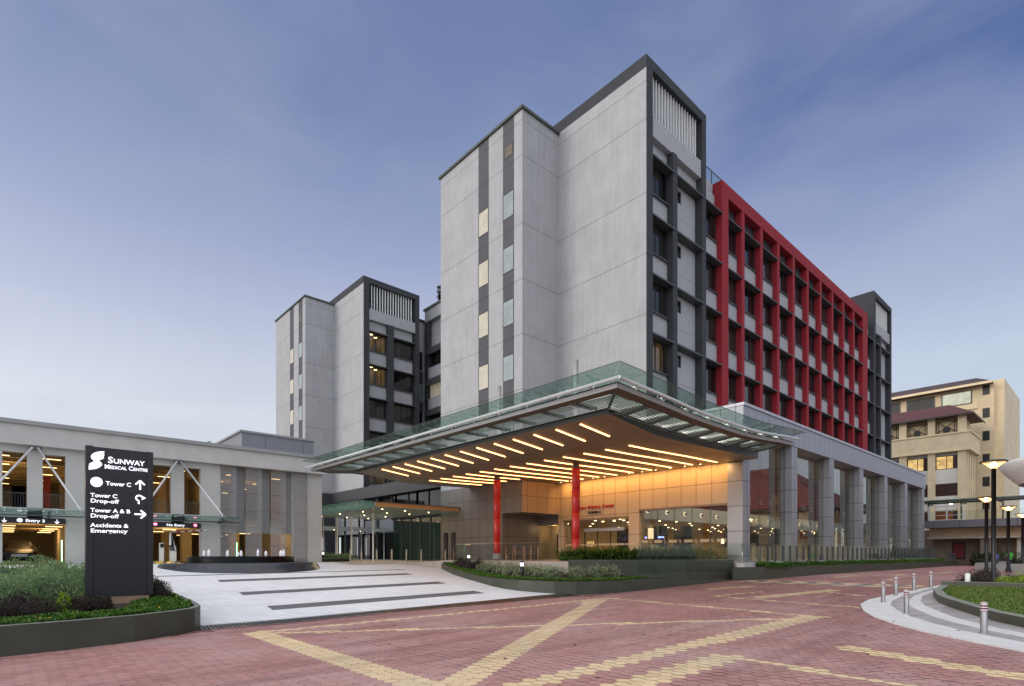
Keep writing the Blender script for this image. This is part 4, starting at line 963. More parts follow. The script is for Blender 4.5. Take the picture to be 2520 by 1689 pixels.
# lit inside of the lobby
lb=thing('lobby_interior','warm lobby with white band, downlights and dark counters behind the glass','interior',(45,24,0))
MB().box(34.0,77.9,24.0,24.4,3.1,4.25).build('white_band',M['white'],lb)
b=MB()
for i in range(16):
    x=35.3+i*2.6; b.lathe(x,0,[(0,0)],3) if 0 else None
    n=len(b.v)
    for k in range(16): a=k*math.pi/8; b.v.append((x+.19*math.cos(a),23.985,3.68+.19*math.sin(a)))
    b.f.append(tuple(n+k for k in range(16))); b.m.append(0)
    b.box(x-.05,x+.05,23.8,23.98,3.6,3.72,1)
b.build('band_spotlights',[M['blind'],M['pole']],lb)
MB().box(34.0,77.9,24.05,24.35,4.25,8.6).build('upper_wall',M['darkred'],lb)
MB().box(33.3,77.9,24.4,36,3.1,3.3).build('ceiling',M['warmceil'],lb)
MB().box(33.3,77.9,35.8,36,0,3.1).build('back_wall',M['warm'],lb)
MB().box(33.9,77.9,17.0,24.0,8.3,8.55).build('upper_ceiling',M['warmceil'],lb)
rn=random.Random(8); b=MB()
for i in range(14):
    for j in range(4):
        x=35+i*3.1+rn.uniform(-1,1); y=25+j*2.7+rn.uniform(-.9,.9); b.lathe(x,y,[(0,3.06),(.09,3.06),(.09,3.1)],8)
b.build('downlights',M['lamp'],lb)
b=MB()
for (x0,x1,y,z1) in [(36,38.6,27,2.5),(39.6,41.2,26,2.8),(43,44.2,25.5,2.9),(46,48.5,28,2.6),(50,51.5,25.2,3.0),(54,58,27,2.4),(61,62,25.2,3.1),(66,70,26.5,2.6)]: b.box(x0,x1,y,y+.3,0,z1)
b.build('dark_partitions',M['dkpart'],lb)
b=MB()
for (x0,x1,y) in [(37,41,24.8),(45,49,22.3),(52,57,22),(60,64,22.5)]: b.box(x0,x1,y,y+.6,0,1.05); 
b.build('counters',M['cpin'],lb)
b=MB()
for (x0,x1,z0,z1) in [(44.4,46,1.9,2.9),(41.6,42.8,2.0,2.9)]: b.box(x0,x1,30,30.1,z0,z1)
b.build('lit_panels',M['blind'],lb)
b=MB()
for x in (44.1,45.3): b.lathe(x,22.6,[(0,1.75),(.09,1.7),(.11,1.4),(.14,1.35)],10)
b.build('pendant_lamps',M['lampw'],lb)
for x0 in (44.6,46.5,53,55): 
    b=MB()
    for z in (4.1,5.4):
        X=x0
        for r in (.30,.52): b.tube([(X+r*math.cos(a*.5236),22.0,z+r*math.sin(a*.5236)) for a in range(13)],.03,5,caps=False)
        for k in range(4): a=k*math.pi/4; b.tube([(X-.52*math.cos(a),22,z-.52*math.sin(a)),(X+.52*math.cos(a),22,z+.52*math.sin(a))],.025,5)
    b.box(x0-.75,x0-.7,21.98,22.04,3.3,6.2); b.box(x0+.7,x0+.75,21.98,22.04,3.3,6.2); b.build('lattice_screen',M['gold'],lb)
def plight(x,y,z,e,r,par=None,col=(1,.66,.32)):
    l=bpy.data.lights.new('lamp','POINT'); l.energy=e; l.color=col; l.shadow_soft_size=r; o=bpy.data.objects.new('lobby_lamp',l); C.objects.link(o); o.location=(x,y,z)
    if par is not None: pass
    return o
def alight(x,y,z,sx,sy,e,col=(1,.66,.32)):
    l=bpy.data.lights.new('lamp','AREA'); l.shape='RECTANGLE'; l.size=sx; l.size_y=sy; l.energy=e; l.color=col; o=bpy.data.objects.new('lobby_lamp',l); C.objects.link(o); o.location=(x,y,z); return o
LOB=.22
alight(46,29.5,3.0,20,8,900*LOB); alight(66,29.5,3.0,18,8,700*LOB); alight(44,20.5,8.2,18,5,700*LOB,(1,.8,.55)); alight(64,20.5,8.2,20,5,600*LOB,(1,.8,.55))
# ---- ENTRANCE WALL at X = 33 and the grey side wall at X = 29 -------------------
ew=thing('entrance_wall','warmly lit panelled entrance wall with glass openings under the canopy','wall',(33,24,0))
MB().box(33.02,33.5,16.6,23.1,3.62,6.11).build('panel_wall',M['tan'],ew)
MB().box(33.0,33.6,23.1,24.0,0,6.11).build('pilaster',M['tan'],ew)
MB().box(33.02,33.5,24.0,30.3,3.2,6.11).build('panel_wall',M['tan'],ew)
MB().box(33.0,33.5,30.3,30.86,0,6.11).build('pilaster',M['tan'],ew)
MB().box(32.95,33.45,16.6,23.1,3.50,3.62).build('trim',M['bronzetrim'],ew); MB().box(32.95,33.45,24.0,30.3,3.06,3.20).build('trim',M['bronzetrim'],ew)
g_=MB().poly([(33.25,16.6,.02),(33.25,23.1,.02),(33.25,23.1,3.5),(33.25,16.6,3.5)]).build('glazing',M['lobg'],ew)
b=MB()
for y in (17.9,19.2,20.5,21.8): b.box(33.23,33.45,y-.006,y+.006,.02,3.5)
for y in (17.9,19.2,20.5):
    for sy in(-1,1):
        for sz in(-1,1): b.tube([(33.35,y,2.45),(33.2,y+.15*sy,2.45+.15*sz)],.016,5)
b.build('glass_fins',M['bal'],g_)
b=MB()
for y in (21.5,21.15): b.tube([(33.18,y,.75),(33.12,y,.8),(33.12,y,1.55),(33.18,y,1.6)],.018,8)
b.build('door_handles',M['stain'],g_)
m,nt,N,L,b_=newmat('frosted_film'); b_.inputs['Base Color'].default_value=(.62,.55,.36,1); tr=N.new('ShaderNodeBsdfTransparent'); mx=N.new('ShaderNodeMixShader'); mx.inputs[0].default_value=.6; L.new(tr.outputs[0],mx.inputs[1]); L.new(b_.outputs[0],mx.inputs[2]); L.new(mx.outputs[0],N['Material Output'].inputs[0]); M['film']=m
b=MB(); y=16.8
while y<22.8:
    b.poly([(33.24,y,1.22),(33.24,y+.62,1.22),(33.24,y+.62,1.42),(33.24,y,1.42)])
    for (a,c) in (((.80,1.22),(.92,1.44)),((.88,1.18),(1.0,1.40))): b.poly([(33.24,y+a[0],a[1]),(33.24,y+a[0]+.05,a[1]),(33.24,y+c[0]+.05,c[1]),(33.24,y+c[0],c[1])])
    y+=1.15
b.build('frosted_marks',M['film'],g_)
g2=MB().poly([(33.25,24.0,.02),(33.25,30.3,.02),(33.25,30.3,3.06),(33.25,24.0,3.06)]).build('glazing',M['lobg'],ew)
b=MB(); b.box(33.15,33.4,24.55,28.3,2.18,2.42); b.build('sliding_door_rail',M['stain'],g2)
b=MB(); 
for y in (24.5,25.8,27.05,28.3,29.4): b.box(33.22,33.3,y-.03,y+.03,.02,2.2)
b.build('door_frames',M['frame'],g2)
MB().poly([(33.24,24.0,1.1),(33.24,30.3,1.1),(33.24,30.3,1.25),(33.24,24.0,1.25)]).build('frosted_marks',M['film'],g2)
b=MB()
for y in (24.7,25.6,26.5,27.6): b.lathe(34.6,y,[(0,2.98),(.11,2.98),(.11,3.02)],10)
b.build('downlights',M['lamp'],g2)
b=MB()
for (y,w_) in ((27.2,.35),(26.6,.12),(25.2,.3),(25.0,.1)): b.box(39,39.05,y,y+w_,1.75,1.88)
b.build('blue_screens',emis('blue_screen',(.12,.2,1),3),g2)
text('lettering','SUNWAY MEDICAL CENTRE',plain('red_letters',(.45,.012,.02),.4),ew,(33.0,29.2,3.91),.36,'-X',3.92,.012,.03,.25,True)
text('lettering','TOWER C',plain('black_letters',(.012,.012,.012),.4),ew,(33.0,27.8,3.52),.28,'-X',1.32,.016,.03)
sw=thing('side_wall','brown-grey panelled wall left of the entrance with an overhanging upper box','wall',(29,34,0))
MB().box(29.0,33.0,30.88,41.6,3.65,6.11).build('upper_box',M['grey'],sw); MB().box(29.0,33.0,30.85,30.88,3.65,6.11).build('lit_face_panels',M['tan'],sw)  # tan plate on the grey box: lamp light put into its front colour
MB().box(29.02,33.2,33.2,39.4,-.4,3.65).build('panel_wall',M['grey'],sw)
b=MB(); b.box(29.02,33.2,40.05,40.5,-.4,3.65); b.box(29.02,33.2,41.2,41.6,-.4,3.65); b.box(29.02,33.2,39.4,40.05,2.35,3.65); b.box(29.02,33.2,40.5,41.2,2.35,3.65); b.build('panel_wall',M['grey'],sw)
b=MB(); b.box(29.4,29.45,39.42,40.03,-.2,2.33); b.box(29.4,29.45,40.52,41.18,-.2,2.33); b.build('door',M['gd'],sw)
b=MB(); b.box(29.2,29.36,39.85,39.95,-.2,2.2); b.box(29.2,29.36,40.65,40.75,-.2,2.2); b.build('door_edge',M['stain'],sw)
MB().box(33.1,33.2,30.86,33.2,2.85,3.65).build('alcove_wall',M['grey'],sw)
b=MB(); b.poly([(34.5,30.9,.03),(34.5,33.2,.03),(34.5,33.2,2.85),(34.5,30.9,2.85)]); b.poly([(33.15,33.19,.03),(34.5,33.19,.03),(34.5,33.19,2.85),(33.15,33.19,2.85)]); b.poly([(33.15,30.88,2.84),(34.5,30.88,2.84),(34.5,33.2,2.84),(33.15,33.2,2.84)]); b.build('doorway',M['cpin'],sw)
MB().box(34.35,34.45,31.4,32.3,.03,2.1).build('door',M['dkpart'],sw)
plight(33.8,32,2.6,12,.1)
# ---- CANOPY --------------------------------------------------------------------
HC=[(18.8,5.95),(22.0,5.57),(23.1,5.52),(25.5,5.54),(28.9,5.62),(33,5.68)]
HS=[(16.6,6.28),(18.8,6.19),(19.9,6.14),(21.1,6.07),(22.2,6.00),(24,5.96),(26.5,5.94),(28.1,5.97),(30,6.08),(31.5,6.18),(33.2,6.24)]
hc=lambda x: lerp(HC,x)+E
hs=lambda x: lerp(HS,x)+E
hp=lambda x: hs(x)+.22
cn=thing('entrance_canopy','huge cantilevered canopy with glass brim, slatted edge and lit strips','canopy',(25,26,6))
xs_=rng(18.8,33,28)
b=MB()
for i in range(28):
    a,c=xs_[i],xs_[i+1]; y1=37.4 if c<=29.01 else 30.85
    y1l=min(y1,37.4-max(0,20.5-a)*0)
    b.poly([(a,14.7,hc(a)),(a,y1,hc(a)),(c,y1,hc(c)),(c,14.7,hc(c))],0,True)
    b.poly([(a,14.7,hs(a)+.01),(c,14.7,hs(c)+.01),(c,y1,hs(c)+.01),(a,y1,hs(a)+.01)])
b.build('ceiling',M['soffit'],cn)
b=MB()
for i in range(28):
    a,c=xs_[i],xs_[i+1]; b.poly([(a,14.7,hc(a)),(c,14.7,hc(c)),(c,14.7,hs(c)-.14),(a,14.7,hs(a)-.14)]); 
    if c<=29.01: b.poly([(a,37.4,hc(a)),(a,37.4,hs(a)+.01),(c,37.4,hs(c)+.01),(c,37.4,hc(c))])
b.poly([(18.8,14.7,hc(18.8)),(18.8,14.7,hs(18.8)-.06),(18.8,37.4,hs(18.8)-.06),(18.8,37.4,hc(18.8))])
b.build('inner_fascia',M['fascia'],cn)
# outer frame: brown soffit strip, grey-white fascia
xe=rng(16.9,33.3,30); b=MB(); f2=MB()
for i in range(30):
    a,c=xe[i],xe[i+1]; b.poly([(a,12.8,hs(a)-.03),(a,13.4,hs(a)),(c,13.4,hs(c)),(c,12.8,hs(c)-.03)],0,True)
    b.poly([(a,12.8,hs(a)+.2),(a,13.4,hs(a)+.2),(c,13.4,hs(c)+.2),(c,12.8,hs(c)+.2)],0,True)
    f2.poly([(a,12.8,hs(a)-.03),(c,12.8,hs(c)-.03),(c,12.74,hs(c)+.13),(a,12.74,hs(a)+.13)],0,True)
z1=hs(16.9)
b.poly([(16.9,13.4,z1-.03),(17.5,13.4,z1),(17.5,41.1,z1),(16.9,41.1,z1-.03)]); b.poly([(16.9,13.4,z1+.2),(17.5,13.4,z1+.2),(17.5,41.1,z1+.2),(16.9,41.1,z1+.2)])
b.poly([(17.5,13.4,z1),(17.5,13.4,z1+.2),(17.5,41.1,z1+.2),(17.5,41.1,z1)])
f2.poly([(16.9,12.8,z1-.03),(16.84,12.74,z1+.13),(16.84,41.1,z1+.13),(16.9,41.1,z1-.03)])
b.poly([(17.5,37.4,z1),(18.8,37.4,hs(18.8)),(20.0,37.4,hs(20)-.1),(20.6,37.4,hc(20.6)),(19.6,39.6,hs(19.6)),(18.2,41.1,z1-.05),(17.5,41.1,z1)]) 
b.build('outer_soffit',M['soff2'],cn); f2.build('outer_fascia',M['fasc2'],cn)
# slats and cross bars
b=MB(); k=0
for s in range(9):
    x=17.56+s*.142; z=z1-.01*s-.01; b.box(x,x+.085,13.45+s*.142+.0,40.2-s*.2,z,z+.006)
b.build('slats',M['slat'],cn)
b=MB()
for s in range(9):
    y=13.46+s*.142
    for i in range(30):
        a,c=xe[i],xe[i+1]
        if a<17.5+s*.142: continue
        za,zc_=hs(a)-.018*s,hs(c)-.018*s; b.poly([(a,y,za),(a,y+.085,za),(c,y+.085,zc_),(c,y,zc_)])
b.build('slats',M['slat'],cn)
b=MB(); y=15.3; b.mark()
while y<40: b.box(17.5,18.8,y,y+.08,z1-.05,z1+.06); b.mark(); b.box(17.5,18.8,y+.25,y+.30,z1-.03,z1+.05); b.mark(); y+=1.85
x=19.6
while x<33: b.prism([(x,13.4),(x+.08,13.4),(x+.08,14.7),(x,14.7)],[hs(x)-.03,hs(x)-.03,hs(x)-.17,hs(x)-.17],hs(x)+.06); b.mark(); b.prism([(x+.25,13.4),(x+.30,13.4),(x+.30,14.7),(x+.25,14.7)],[hs(x)-.02,hs(x)-.02,hs(x)-.16,hs(x)-.16],hs(x)+.05); b.mark(); x+=1.85
b.tube([(17.0,12.9,z1-.02),(18.8,14.7,hs(18.8)-.05)],.06,6)
b.build_each('cross_bar',M['fascia'],cn)
# rail pipe, brackets
pp_=[(16.6,41.2,hp(16.6)),(16.6,12.5,hp(16.6))]
b=MB(); b.tube([(16.6,41.3,hp(16.6)),(16.6,12.53,hp(16.6))],.07,10); b.tube([(16.6,12.5,hp(16.6))]+[(x,12.5,hp(x)+(.0 if x<28 else (x-28)*.012)) for x in rng(17.2,33.1,20)],.07,10); b.build('rail_pipe',M['steel'],cn)
def sheet(a,c,z_in,z_out,name='glass_panel'):
    pass
y=12.4; ys_=[12.2]+[13.9+1.86*i for i in range(15)]+[41.15]
zo=6.93+E; zi=6.66+E
for i in range(len(ys_)-1):
    a,c=ys_[i],ys_[i+1]-.015; b=MB()
    ai=15.2 if i==0 else a
    b.poly([(16.25,a,zo),(16.25,c,zo),(19.3,c if c<39 else 39.6,zi),(19.3,ai if i==0 else a,zi)]) if i else b.poly([(16.25,12.2,zo),(16.25,c,zo),(19.3,max(c,15.25),zi),(19.3,15.22,zi)])
    b.build('glass_panel',M['teal'],cn)
zo_=lambda x: hp(x)+.43
zi_=lambda x: hp(x)+.16
xg=[16.27]+[18.0+1.86*i for i in range(8)]+[33.5]
for i in range(len(xg)-1):
    a,c=xg[i],xg[i+1]-.015; b=MB(); n=4
    for k in range(n):
        p,q=a+(c-a)*k/n,a+(c-a)*(k+1)/n
        pi_=max(p,19.3) if i<2 else p; qi=max(q,19.32) if i<2 else q
        yi=15.2
        b.poly([(p,12.2,zo_(p)),(q,12.2,zo_(q)),(qi,yi,zi_(q)),(pi_,yi,zi_(p))],0,True)
    b.build('glass_panel',M['teal'],cn)
b=MB(); b.tube([(16.25,41.15,zo),(16.25,12.2,zo)]+[(x,12.2,zo_(x)) for x in rng(17,33.5,18)],.012,5); b.tube([(16.25,41.15,zo),(19.3,39.6,zi)],.012,5)
b.build('glass_edge',M['cap'],cn)
b=MB()
for i in range(1,16):
    b.mark(); y=ys_[i]; b.box(16.86,19.3,y-.04,y+.04,z1+.16,z1+.28)
    b.tube([(16.6,y,hp(16.6)),(16.9,y,z1+.1)],.03,6); b.tube([(17.1,y,z1+.2),(17.1,y,zo-.16)],.025,6)
    for sx in(-1,1):
        for sy in(-1,1): b.tube([(17.1,y,zo-.18),(17.1+.16*sx,y+.16*sy,zo-.09)],.014,5)
for i in range(1,9):
    b.mark(); x=xg[i]; b.box(x-.04,x+.04,12.76,15.2,hs(x)+.16,hs(x)+.28)
    b.tube([(x,12.5,hp(x)),(x,12.8,hs(x)+.1)],.03,6); b.tube([(x,13.0,hs(x)+.2),(x,13.0,zo_(x)-.16)],.025,6)
    for sx in(-1,1):
        for sy in(-1,1): b.tube([(x,13.0,zo_(x)-.18),(x+.16*sx,13.0+.16*sy,zo_(x)-.09)],.014,5)
b.build_each('glass_fitting',M['stain'],cn)
# light strips recessed under the ceiling: 13 short, 13 long
def strip_(x0,x1,y):
    b=MB(); n=max(3,int((x1-x0)/.5)); X=rng(x0,x1,n); w=.036
    for i in range(n):
        a,c=X[i],X[i+1]; b.poly([(a,y-w,hc(a)-.035),(a,y+w,hc(a)-.035),(c,y+w,hc(c)-.035),(c,y-w,hc(c)-.035)]); b.poly([(a,y-w,hc(a)-.035),(c,y-w,hc(c)-.035),(c,y-w,hc(c)+.0),(a,y-w,hc(a))]); b.poly([(a,y+w,hc(a)-.035),(c,y+w,hc(c)-.035),(c,y+w,hc(c)),(a,y+w,hc(a))])
    for (a) in (x0,x1): b.poly([(a,y-w,hc(a)-.035),(a,y+w,hc(a)-.035),(a,y+w,hc(a)),(a,y-w,hc(a))])
    b.build('light_strip',M['strip'],cn)
for k in range(13):
    y=16.6+1.5*k; strip_(19.2,21.3,y); y2=16.9+1.5*k
    x1=32.0 if y2<30 else 28.3
    x0=23.3
    strip_(x0,x1,y2)
# recessed wall washers along the lit wall
b=MB(); WW=[(32.2,16.9+1.08*i) for i in range(13)]
for (x,y) in WW: b.lathe(x,y,[(0,hc(x)-.02),(.06,hc(x)-.02),(.06,hc(x))],8)
b.build('wall_washers',M['lampw'],cn)
for (x,y) in WW:
    l=bpy.data.lights.new('wall_washer','SPOT'); l.energy=44; l.color=(1,.53,.17); l.spot_size=R(150); l.spot_blend=1; l.shadow_soft_size=.04
    o=bpy.data.objects.new('wall_washer',l); C.objects.link(o); o.location=(x,y,hc(x)-.05)
    o.rotation_euler=(0,R(-38),0)
# white steel masts above the canopy
for (x,y) in ((20.5,18.0),(20.5,23.7)):
    b=MB(); b.tube([(x,y,hs(20.5)),(x,y,9.45+E)],.12,12); b.tube([(x,y,7.6+E),(17.6,y+3.2,6.3+E)],.07,8); b.tube([(x,y,7.6+E),(17.6,y-1.5,6.3+E)],.07,8); b.tube([(x,y,7.6+E),(17.9,y+4.6,6.3+E)],.06,8); b.build('mast',M['steel'],cn)
# red columns
for i,(y,l) in enumerate(((22.4,'round glossy red column nearer the lobby doors, right of the two'),(29.72,'round glossy red column at the left, beside the row of steel bollards'))):
    t=thing('column',l,'column',(25.5,y,.03),'red columns under the canopy')
    b=MB(); b.lathe(25.5,y,[(.30,.1),(.30,.5),(.27,.5)],24); b.build('base',M['conc'],t)
    b=MB(); r=.245
    prof=[]
    for z0,z1_ in ((.3,1.35),(1.37,2.9),(2.92,4.3),(4.32,5.62)): prof+=[(r-.012,z0),(r,z0+.012),(r,z1_-.012),(r-.012,z1_)]
    b.lathe(25.5,y,prof,28); b.build('shaft',M['redpaint'],t)
    b=MB(); b.lathe(25.5,y,[(.20,5.6),(.20,hc(25.5))],20); b.build('neck',M['dkpart'],t)

# ================================================================== CAR PARK
cpk=thing('car_park','low grey two-storey car park with braced openings and mesh screens','building',(8,43,-.2))
Y=43.0; zf=-.2
P_=M['rope']
def wx(x0,x1,z0,z1,d=.45,mat=None,name='wall'): return MB().box(x0,x1,Y,Y+d,z0,z1).build(name,mat or P_,cpk)
MB().box(-30,18.75,Y-.45,Y+.3,6.75,7.9).build('fascia',P_,cpk); MB().box(-30,18.85,Y-.62,Y+.5,7.9,8.13).build('coping',M['conc'],cpk)
MB().box(-30,18.54,Y+.3,Y+30,7.3,7.6).build('roof',M['conc'],cpk)
for (a,c) in ((-30,-.21),(.85,1.55),(2.6,7.1),(8.15,8.9),(9.91,11.15)): wx(a,c,zf if a not in(.85,8.15) else 2.5,6.75,.5)
wx(-.21,.85,6.34,6.75,.4,None,'lintel'); wx(1.55,2.6,6.34,6.75,.4,None,'lintel'); wx(7.1,8.15,6.34,6.75,.4,None,'lintel'); wx(8.9,9.91,6.34,6.75,.4,None,'lintel')
wx(-.21,2.6,2.56,3.15,.6,None,'floor_edge'); wx(7.1,9.91,2.56,3.15,.6,None,'floor_edge')
# recessed piers and perforated screens on the right half
for (a,c) in ((12.19,12.82),(13.95,14.6),(15.7,16.35)): MB().box(a-.1,c+.1,Y+.5,Y+.9,2.05,6.75).build('recessed_pier',M['roped'],cpk)
MB().box(17.35,18.54,Y,Y+.5,zf,6.75).build('wall',P_,cpk); MB().box(18.1,18.54,Y+.5,Y+30,zf,7.3).build('end_wall',P_,cpk)
MB().box(11.1,17.4,Y+.56,Y+.86,2.0,2.6).build('lintel',P_,cpk)
MB().box(16.3,17.4,Y+.4,Y+.5,zf,6.75).build('wall',P_,cpk)
m=bpy.data.materials.new('mesh_screen'); m.use_nodes=True; nt=m.node_tree; b_=nt.nodes['Principled BSDF']; b_.inputs['Base Color'].default_value=(.36,.35,.34,1); b_.inputs['Roughness'].default_value=.6
tr=nt.nodes.new('ShaderNodeBsdfTransparent'); mx=nt.nodes.new('ShaderNodeMixShader'); mx.inputs[0].default_value=.55; nt.links.new(tr.outputs[0],mx.inputs[1]); nt.links.new(b_.outputs[0],mx.inputs[2]); nt.links.new(mx.outputs[0],nt.nodes['Material Output'].inputs[0]); M['mesh']=m
for (a,c) in ((11.15,12.19),(12.82,13.95),(14.6,15.7),(16.35,17.35)):
    s=MB().poly([(a,Y-.02,zf+.05),(c,Y-.02,zf+.05),(c,Y-.02,6.7),(a,Y-.02,6.7)]).build('mesh_screen',M['mesh'],cpk)
    b=MB(); b.box(a,a+.035,Y-.06,Y,zf,6.74); b.box(c-.035,c,Y-.06,Y,zf,6.74)
    for z in (-.1,1.15,2.4,3.65,4.9,6.2,6.66): b.box(a,c,Y-.06,Y-.02,z,z+.03)
    b.build('screen_frame',M['conc'],s)
# inside decks
IN=M['cpin']
b=MB(); b.box(-30,18.1,Y+.6,Y+30,2.7,2.95); b.box(-30,18.1,Y+24,Y+24.3,-.2,2.5); b.box(-30,18.1,Y+20,Y+20.2,2.95,3.9); b.box(-30,18.1,Y+24,Y+24.3,4.7,7.3); b.box(.3,1.2,Y+24,Y+24.3,2.9,7.3); b.box(8.4,12,Y+24,Y+24.3,2.9,7.3)
for x in (-6,-2.5,3.2,6.6,10.4,14,17.5):
    for y in (Y+8,Y+16): b.box(x,x+.7,y,y+.7,-.2,7.3)
b.box(10.9,11.1,Y+.6,Y+20,3,7.3); b.box(9.35,9.6,Y+3,Y+16,3,7.3); b.box(7.6,8.3,Y+9,Y+9.3,-.2,2.7); b.box(2.9,3.1,Y+3,Y+18,-.2,2.7)
b.build('decks',IN,cpk)
b=MB()
for i in range(9): y=Y+2.5+i*2.3; b.box(-30,18.1,y,y+.35,6.35,7.3); b.box(-30,18.1,y+.8,y+1.1,2.35,2.7)
b.build('ceiling_beams',IN,cpk)
b=MB(); b.box(1.9,2.3,Y+9,Y+9.2,3,6); b.build('red_panel',M['maroon'],cpk)
b=MB(); b.mark(); rnn=random.Random(3)
for y in (Y+1.7,Y+6,Y+10.6,Y+15,Y+19.5):
    for x in (-4.5,-.8,1.6,4.5,8.4,12,15.2):
        b.box(x,x+.9,y,y+.06,6.29,6.33); b.mark(); b.box(x+.3,x+1.2,y,y+.06,2.29,2.33); b.mark()
b.build_each('tube_light',emis('parking_tube',(1,.66,.28),1.6),cpk)
for (x,y,z,e) in ((0,48,5.4,260),(5,52,5.4,260),(9.5,47.5,5.4,220),(14,48,5.4,240),(1,47,1.9,240),(2,55,1.9,240),(9,48,1.9,240),(13.5,47,1.9,200),(9,55,1.9,200),(-3,52,5.2,200),(16,50,2.0,120)): plight(x,y,z,e*.27,.5,None,(1,.62,.25))
b=MB(); 
for (a,c) in ((-.21,.85),(1.55,2.6),(7.1,8.15),(8.9,9.91)):
    b.mark(); b.box(a,c,Y+.3,Y+.33,4.0,4.03)
    k=0
    for k in range(9): x=a+.04+(c-a-.08)*k/8; b.box(x,x+.018,Y+.3,Y+.32,3.15,4.0)
b.build_each('railing',M['rail_post'],cpk)
b=MB(); 
for (a,c) in ((12.19,12.82),(13.95,14.6),(15.7,16.35)):
    b.box(a,c,Y+1.0,Y+1.03,.95,.98)
    for k in range(6): x=a+(c-a)*k/5; b.box(x,x+.018,Y+1.0,Y+1.02,-.2,.95)
b.build('railing',M['fascia'],cpk)
# glass entrance canopy of the car park with braces
gc=thing('glass_canopy','narrow glass canopy with white diagonal tie rods over the car park entries','canopy',(5,42,2.8))
for i in range(16):
    x=-8+i*1.25
    if x>12: break
    MB().poly([(x,Y-1.9,3.00),(x+1.23,Y-1.9,3.00),(x+1.23,Y-.02,2.70),(x,Y-.02,2.70)]).build('glass_panel',M['teal'],gc)
b=MB(); b.tube([(-9,Y-1.6,2.98),(11.0,Y-1.6,2.98)],.035,6); b.build('front_tube',M['steel'],gc)
b=MB()
for i in range(9):
    x=-7.4+i*2.3; b.box(x-.03,x+.03,Y-1.95,Y-.0,2.60,2.74); b.tube([(x,Y-1.2,2.9),(x,Y-1.2,2.7)],.05,6)
b.box(-9,12.2,Y-.9,Y-.84,2.62,2.70); b.build('brackets',M['fascia'],gc)
for (x,xl,xr) in ((1.2,-1.2,3.2),(8.5,6.2,10.9)):
    for xx in (xl,xr): 
        b=MB(); b.tube([(x+(-.12 if xx<x else .12),Y-.5,6.62),(xx,Y-1.6,3.05)],.06,8); b.build('tie_rod',M['steel'],gc)
    MB().box(x-.3,x+.3,Y-.5,Y-.46,6.45,6.74).build('rod_bracket',M['fascia'],gc)
# entry signs
for nm,lab,x0,x1 in (('entry_sign','dark lit sign reading Entry 3 above the left car park entry',-.6,2.6),('entry_sign','dark lit sign reading No Entry above the right car park entry',6.9,9.9)):
    t=thing(nm,lab,'sign',(x0,Y-.1,2.2)); MB().box(x0,x1,Y-.12,Y-.0,2.22,2.56).build('board',M['sign'],t); f_=Y-.12
    if x0<0:
        arrow(t,-.13,2.38,.24,-math.pi/2,f_,sl); arrow(t,2.2,2.38,.24,-math.pi/2,f_,sl); flat('parking_disc',circ(.53,2.40,.13,.11),sl,t,f_)
        text('letter_p','P',M['sign'],t,(.48,f_-.014,2.34),.14,'-Y',.07,.006,.002); text('lettering','Entry 3',sl,t,(.78,f_,2.32),.22,'-Y',.86,.012)
    else:
        nr=emis('no_entry_red',(1,.02,.15),1.2)
        for cx in (7.21,9.55): flat('no_entry_disc',circ(cx,2.42,.11,.11),nr,t,f_); flat('no_entry_bar',[(cx-.08,2.40),(cx+.08,2.40),(cx+.08,2.445),(cx-.08,2.445)],sl,t,f_-.012)
        text('lettering','No Entry',sl,t,(7.84,f_,2.32),.22,'-Y',1.08,.012)
# roof-top things
b=MB(); b.box(10.6,11.2,Y+1.5,Y+2.1,8.1,8.5); b.box(10.75,10.95,Y+1.6,Y+1.8,8.5,8.62); tag(b.build('roof_vent',M['conc']),'small boxy concrete vent on the car park roof','vent')
b=MB(); b.box(2.0,3.6,Y+1.2,Y+1.3,8.12,8.2); b.tube([(2.6,Y+1.2,8.2),(2.6,Y+1.2,8.4)],.05,6); tag(b.build('roof_lamp',M['fascia']),'small dark lamp on the car park coping above the pylon sign','lamp')
t=thing('roof_block','grey panelled plant block on the car park roof in front of the rear tower','building',(20,47,8))
b=MB(); b.box(13.5,19.2,46.2,58,8.0,9.95); b.build('wall',M['greyp'],t); MB().box(13.35,19.3,46.1,58.1,9.95,10.1).build('coping',M['conc'],t)
# parking barrier
t=thing('parking_barrier','white folding parking barrier on a yellow and black island at the exit','barrier',(8.0,42,-.2))
bx,by=7.95,41.6; z=G(bx,by)
b=MB(); b.box(bx-.9,bx+.35,by-.3,by+.4,z,z+.16); b.build('island',M['yellow'],t)
b=MB(); b.box(bx+.1,bx+.36,by-.31,by+.41,z,z+.165); b.box(bx-.55,bx-.35,by-.31,by+.41,z,z+.165); b.build('island_black',M['pole'],t)
b=MB(); b.box(bx-.15,bx+.2,by-.1,by+.25,z+.16,z+1.1); b.build('cabinet',M['creaml'],t)
b=MB(); b.poly([(bx-.18,by-.11,z+1.1),(bx+.22,by-.11,z+.85),(bx+.22,by+.26,z+.85),(bx-.18,by+.26,z+1.1)]); b.box(bx-.18,bx+.22,by-.12,by-.1,z+.85,z+1.15); b.build('cabinet_top',M['fascia'],t)
b=MB(); b.tube([(bx+.15,by-.12,z+.9),(bx-.1,by-.12,z+2.05),(bx+1.95,by-.12,z+2.22)],.035,6); b.tube([(bx-.15,by-.12,z+1.2),(bx-.15,by-.12,z+2.0)],.06,6); b.build('boom',M['white'],t)
b=MB()
for k in range(4): x=bx+.2+k*.45; b.box(x,x+.18,by-.17,by-.07,z+2.04+k*.035,z+2.12+k*.035)
b.build('boom_marks',M['maroon'],t)
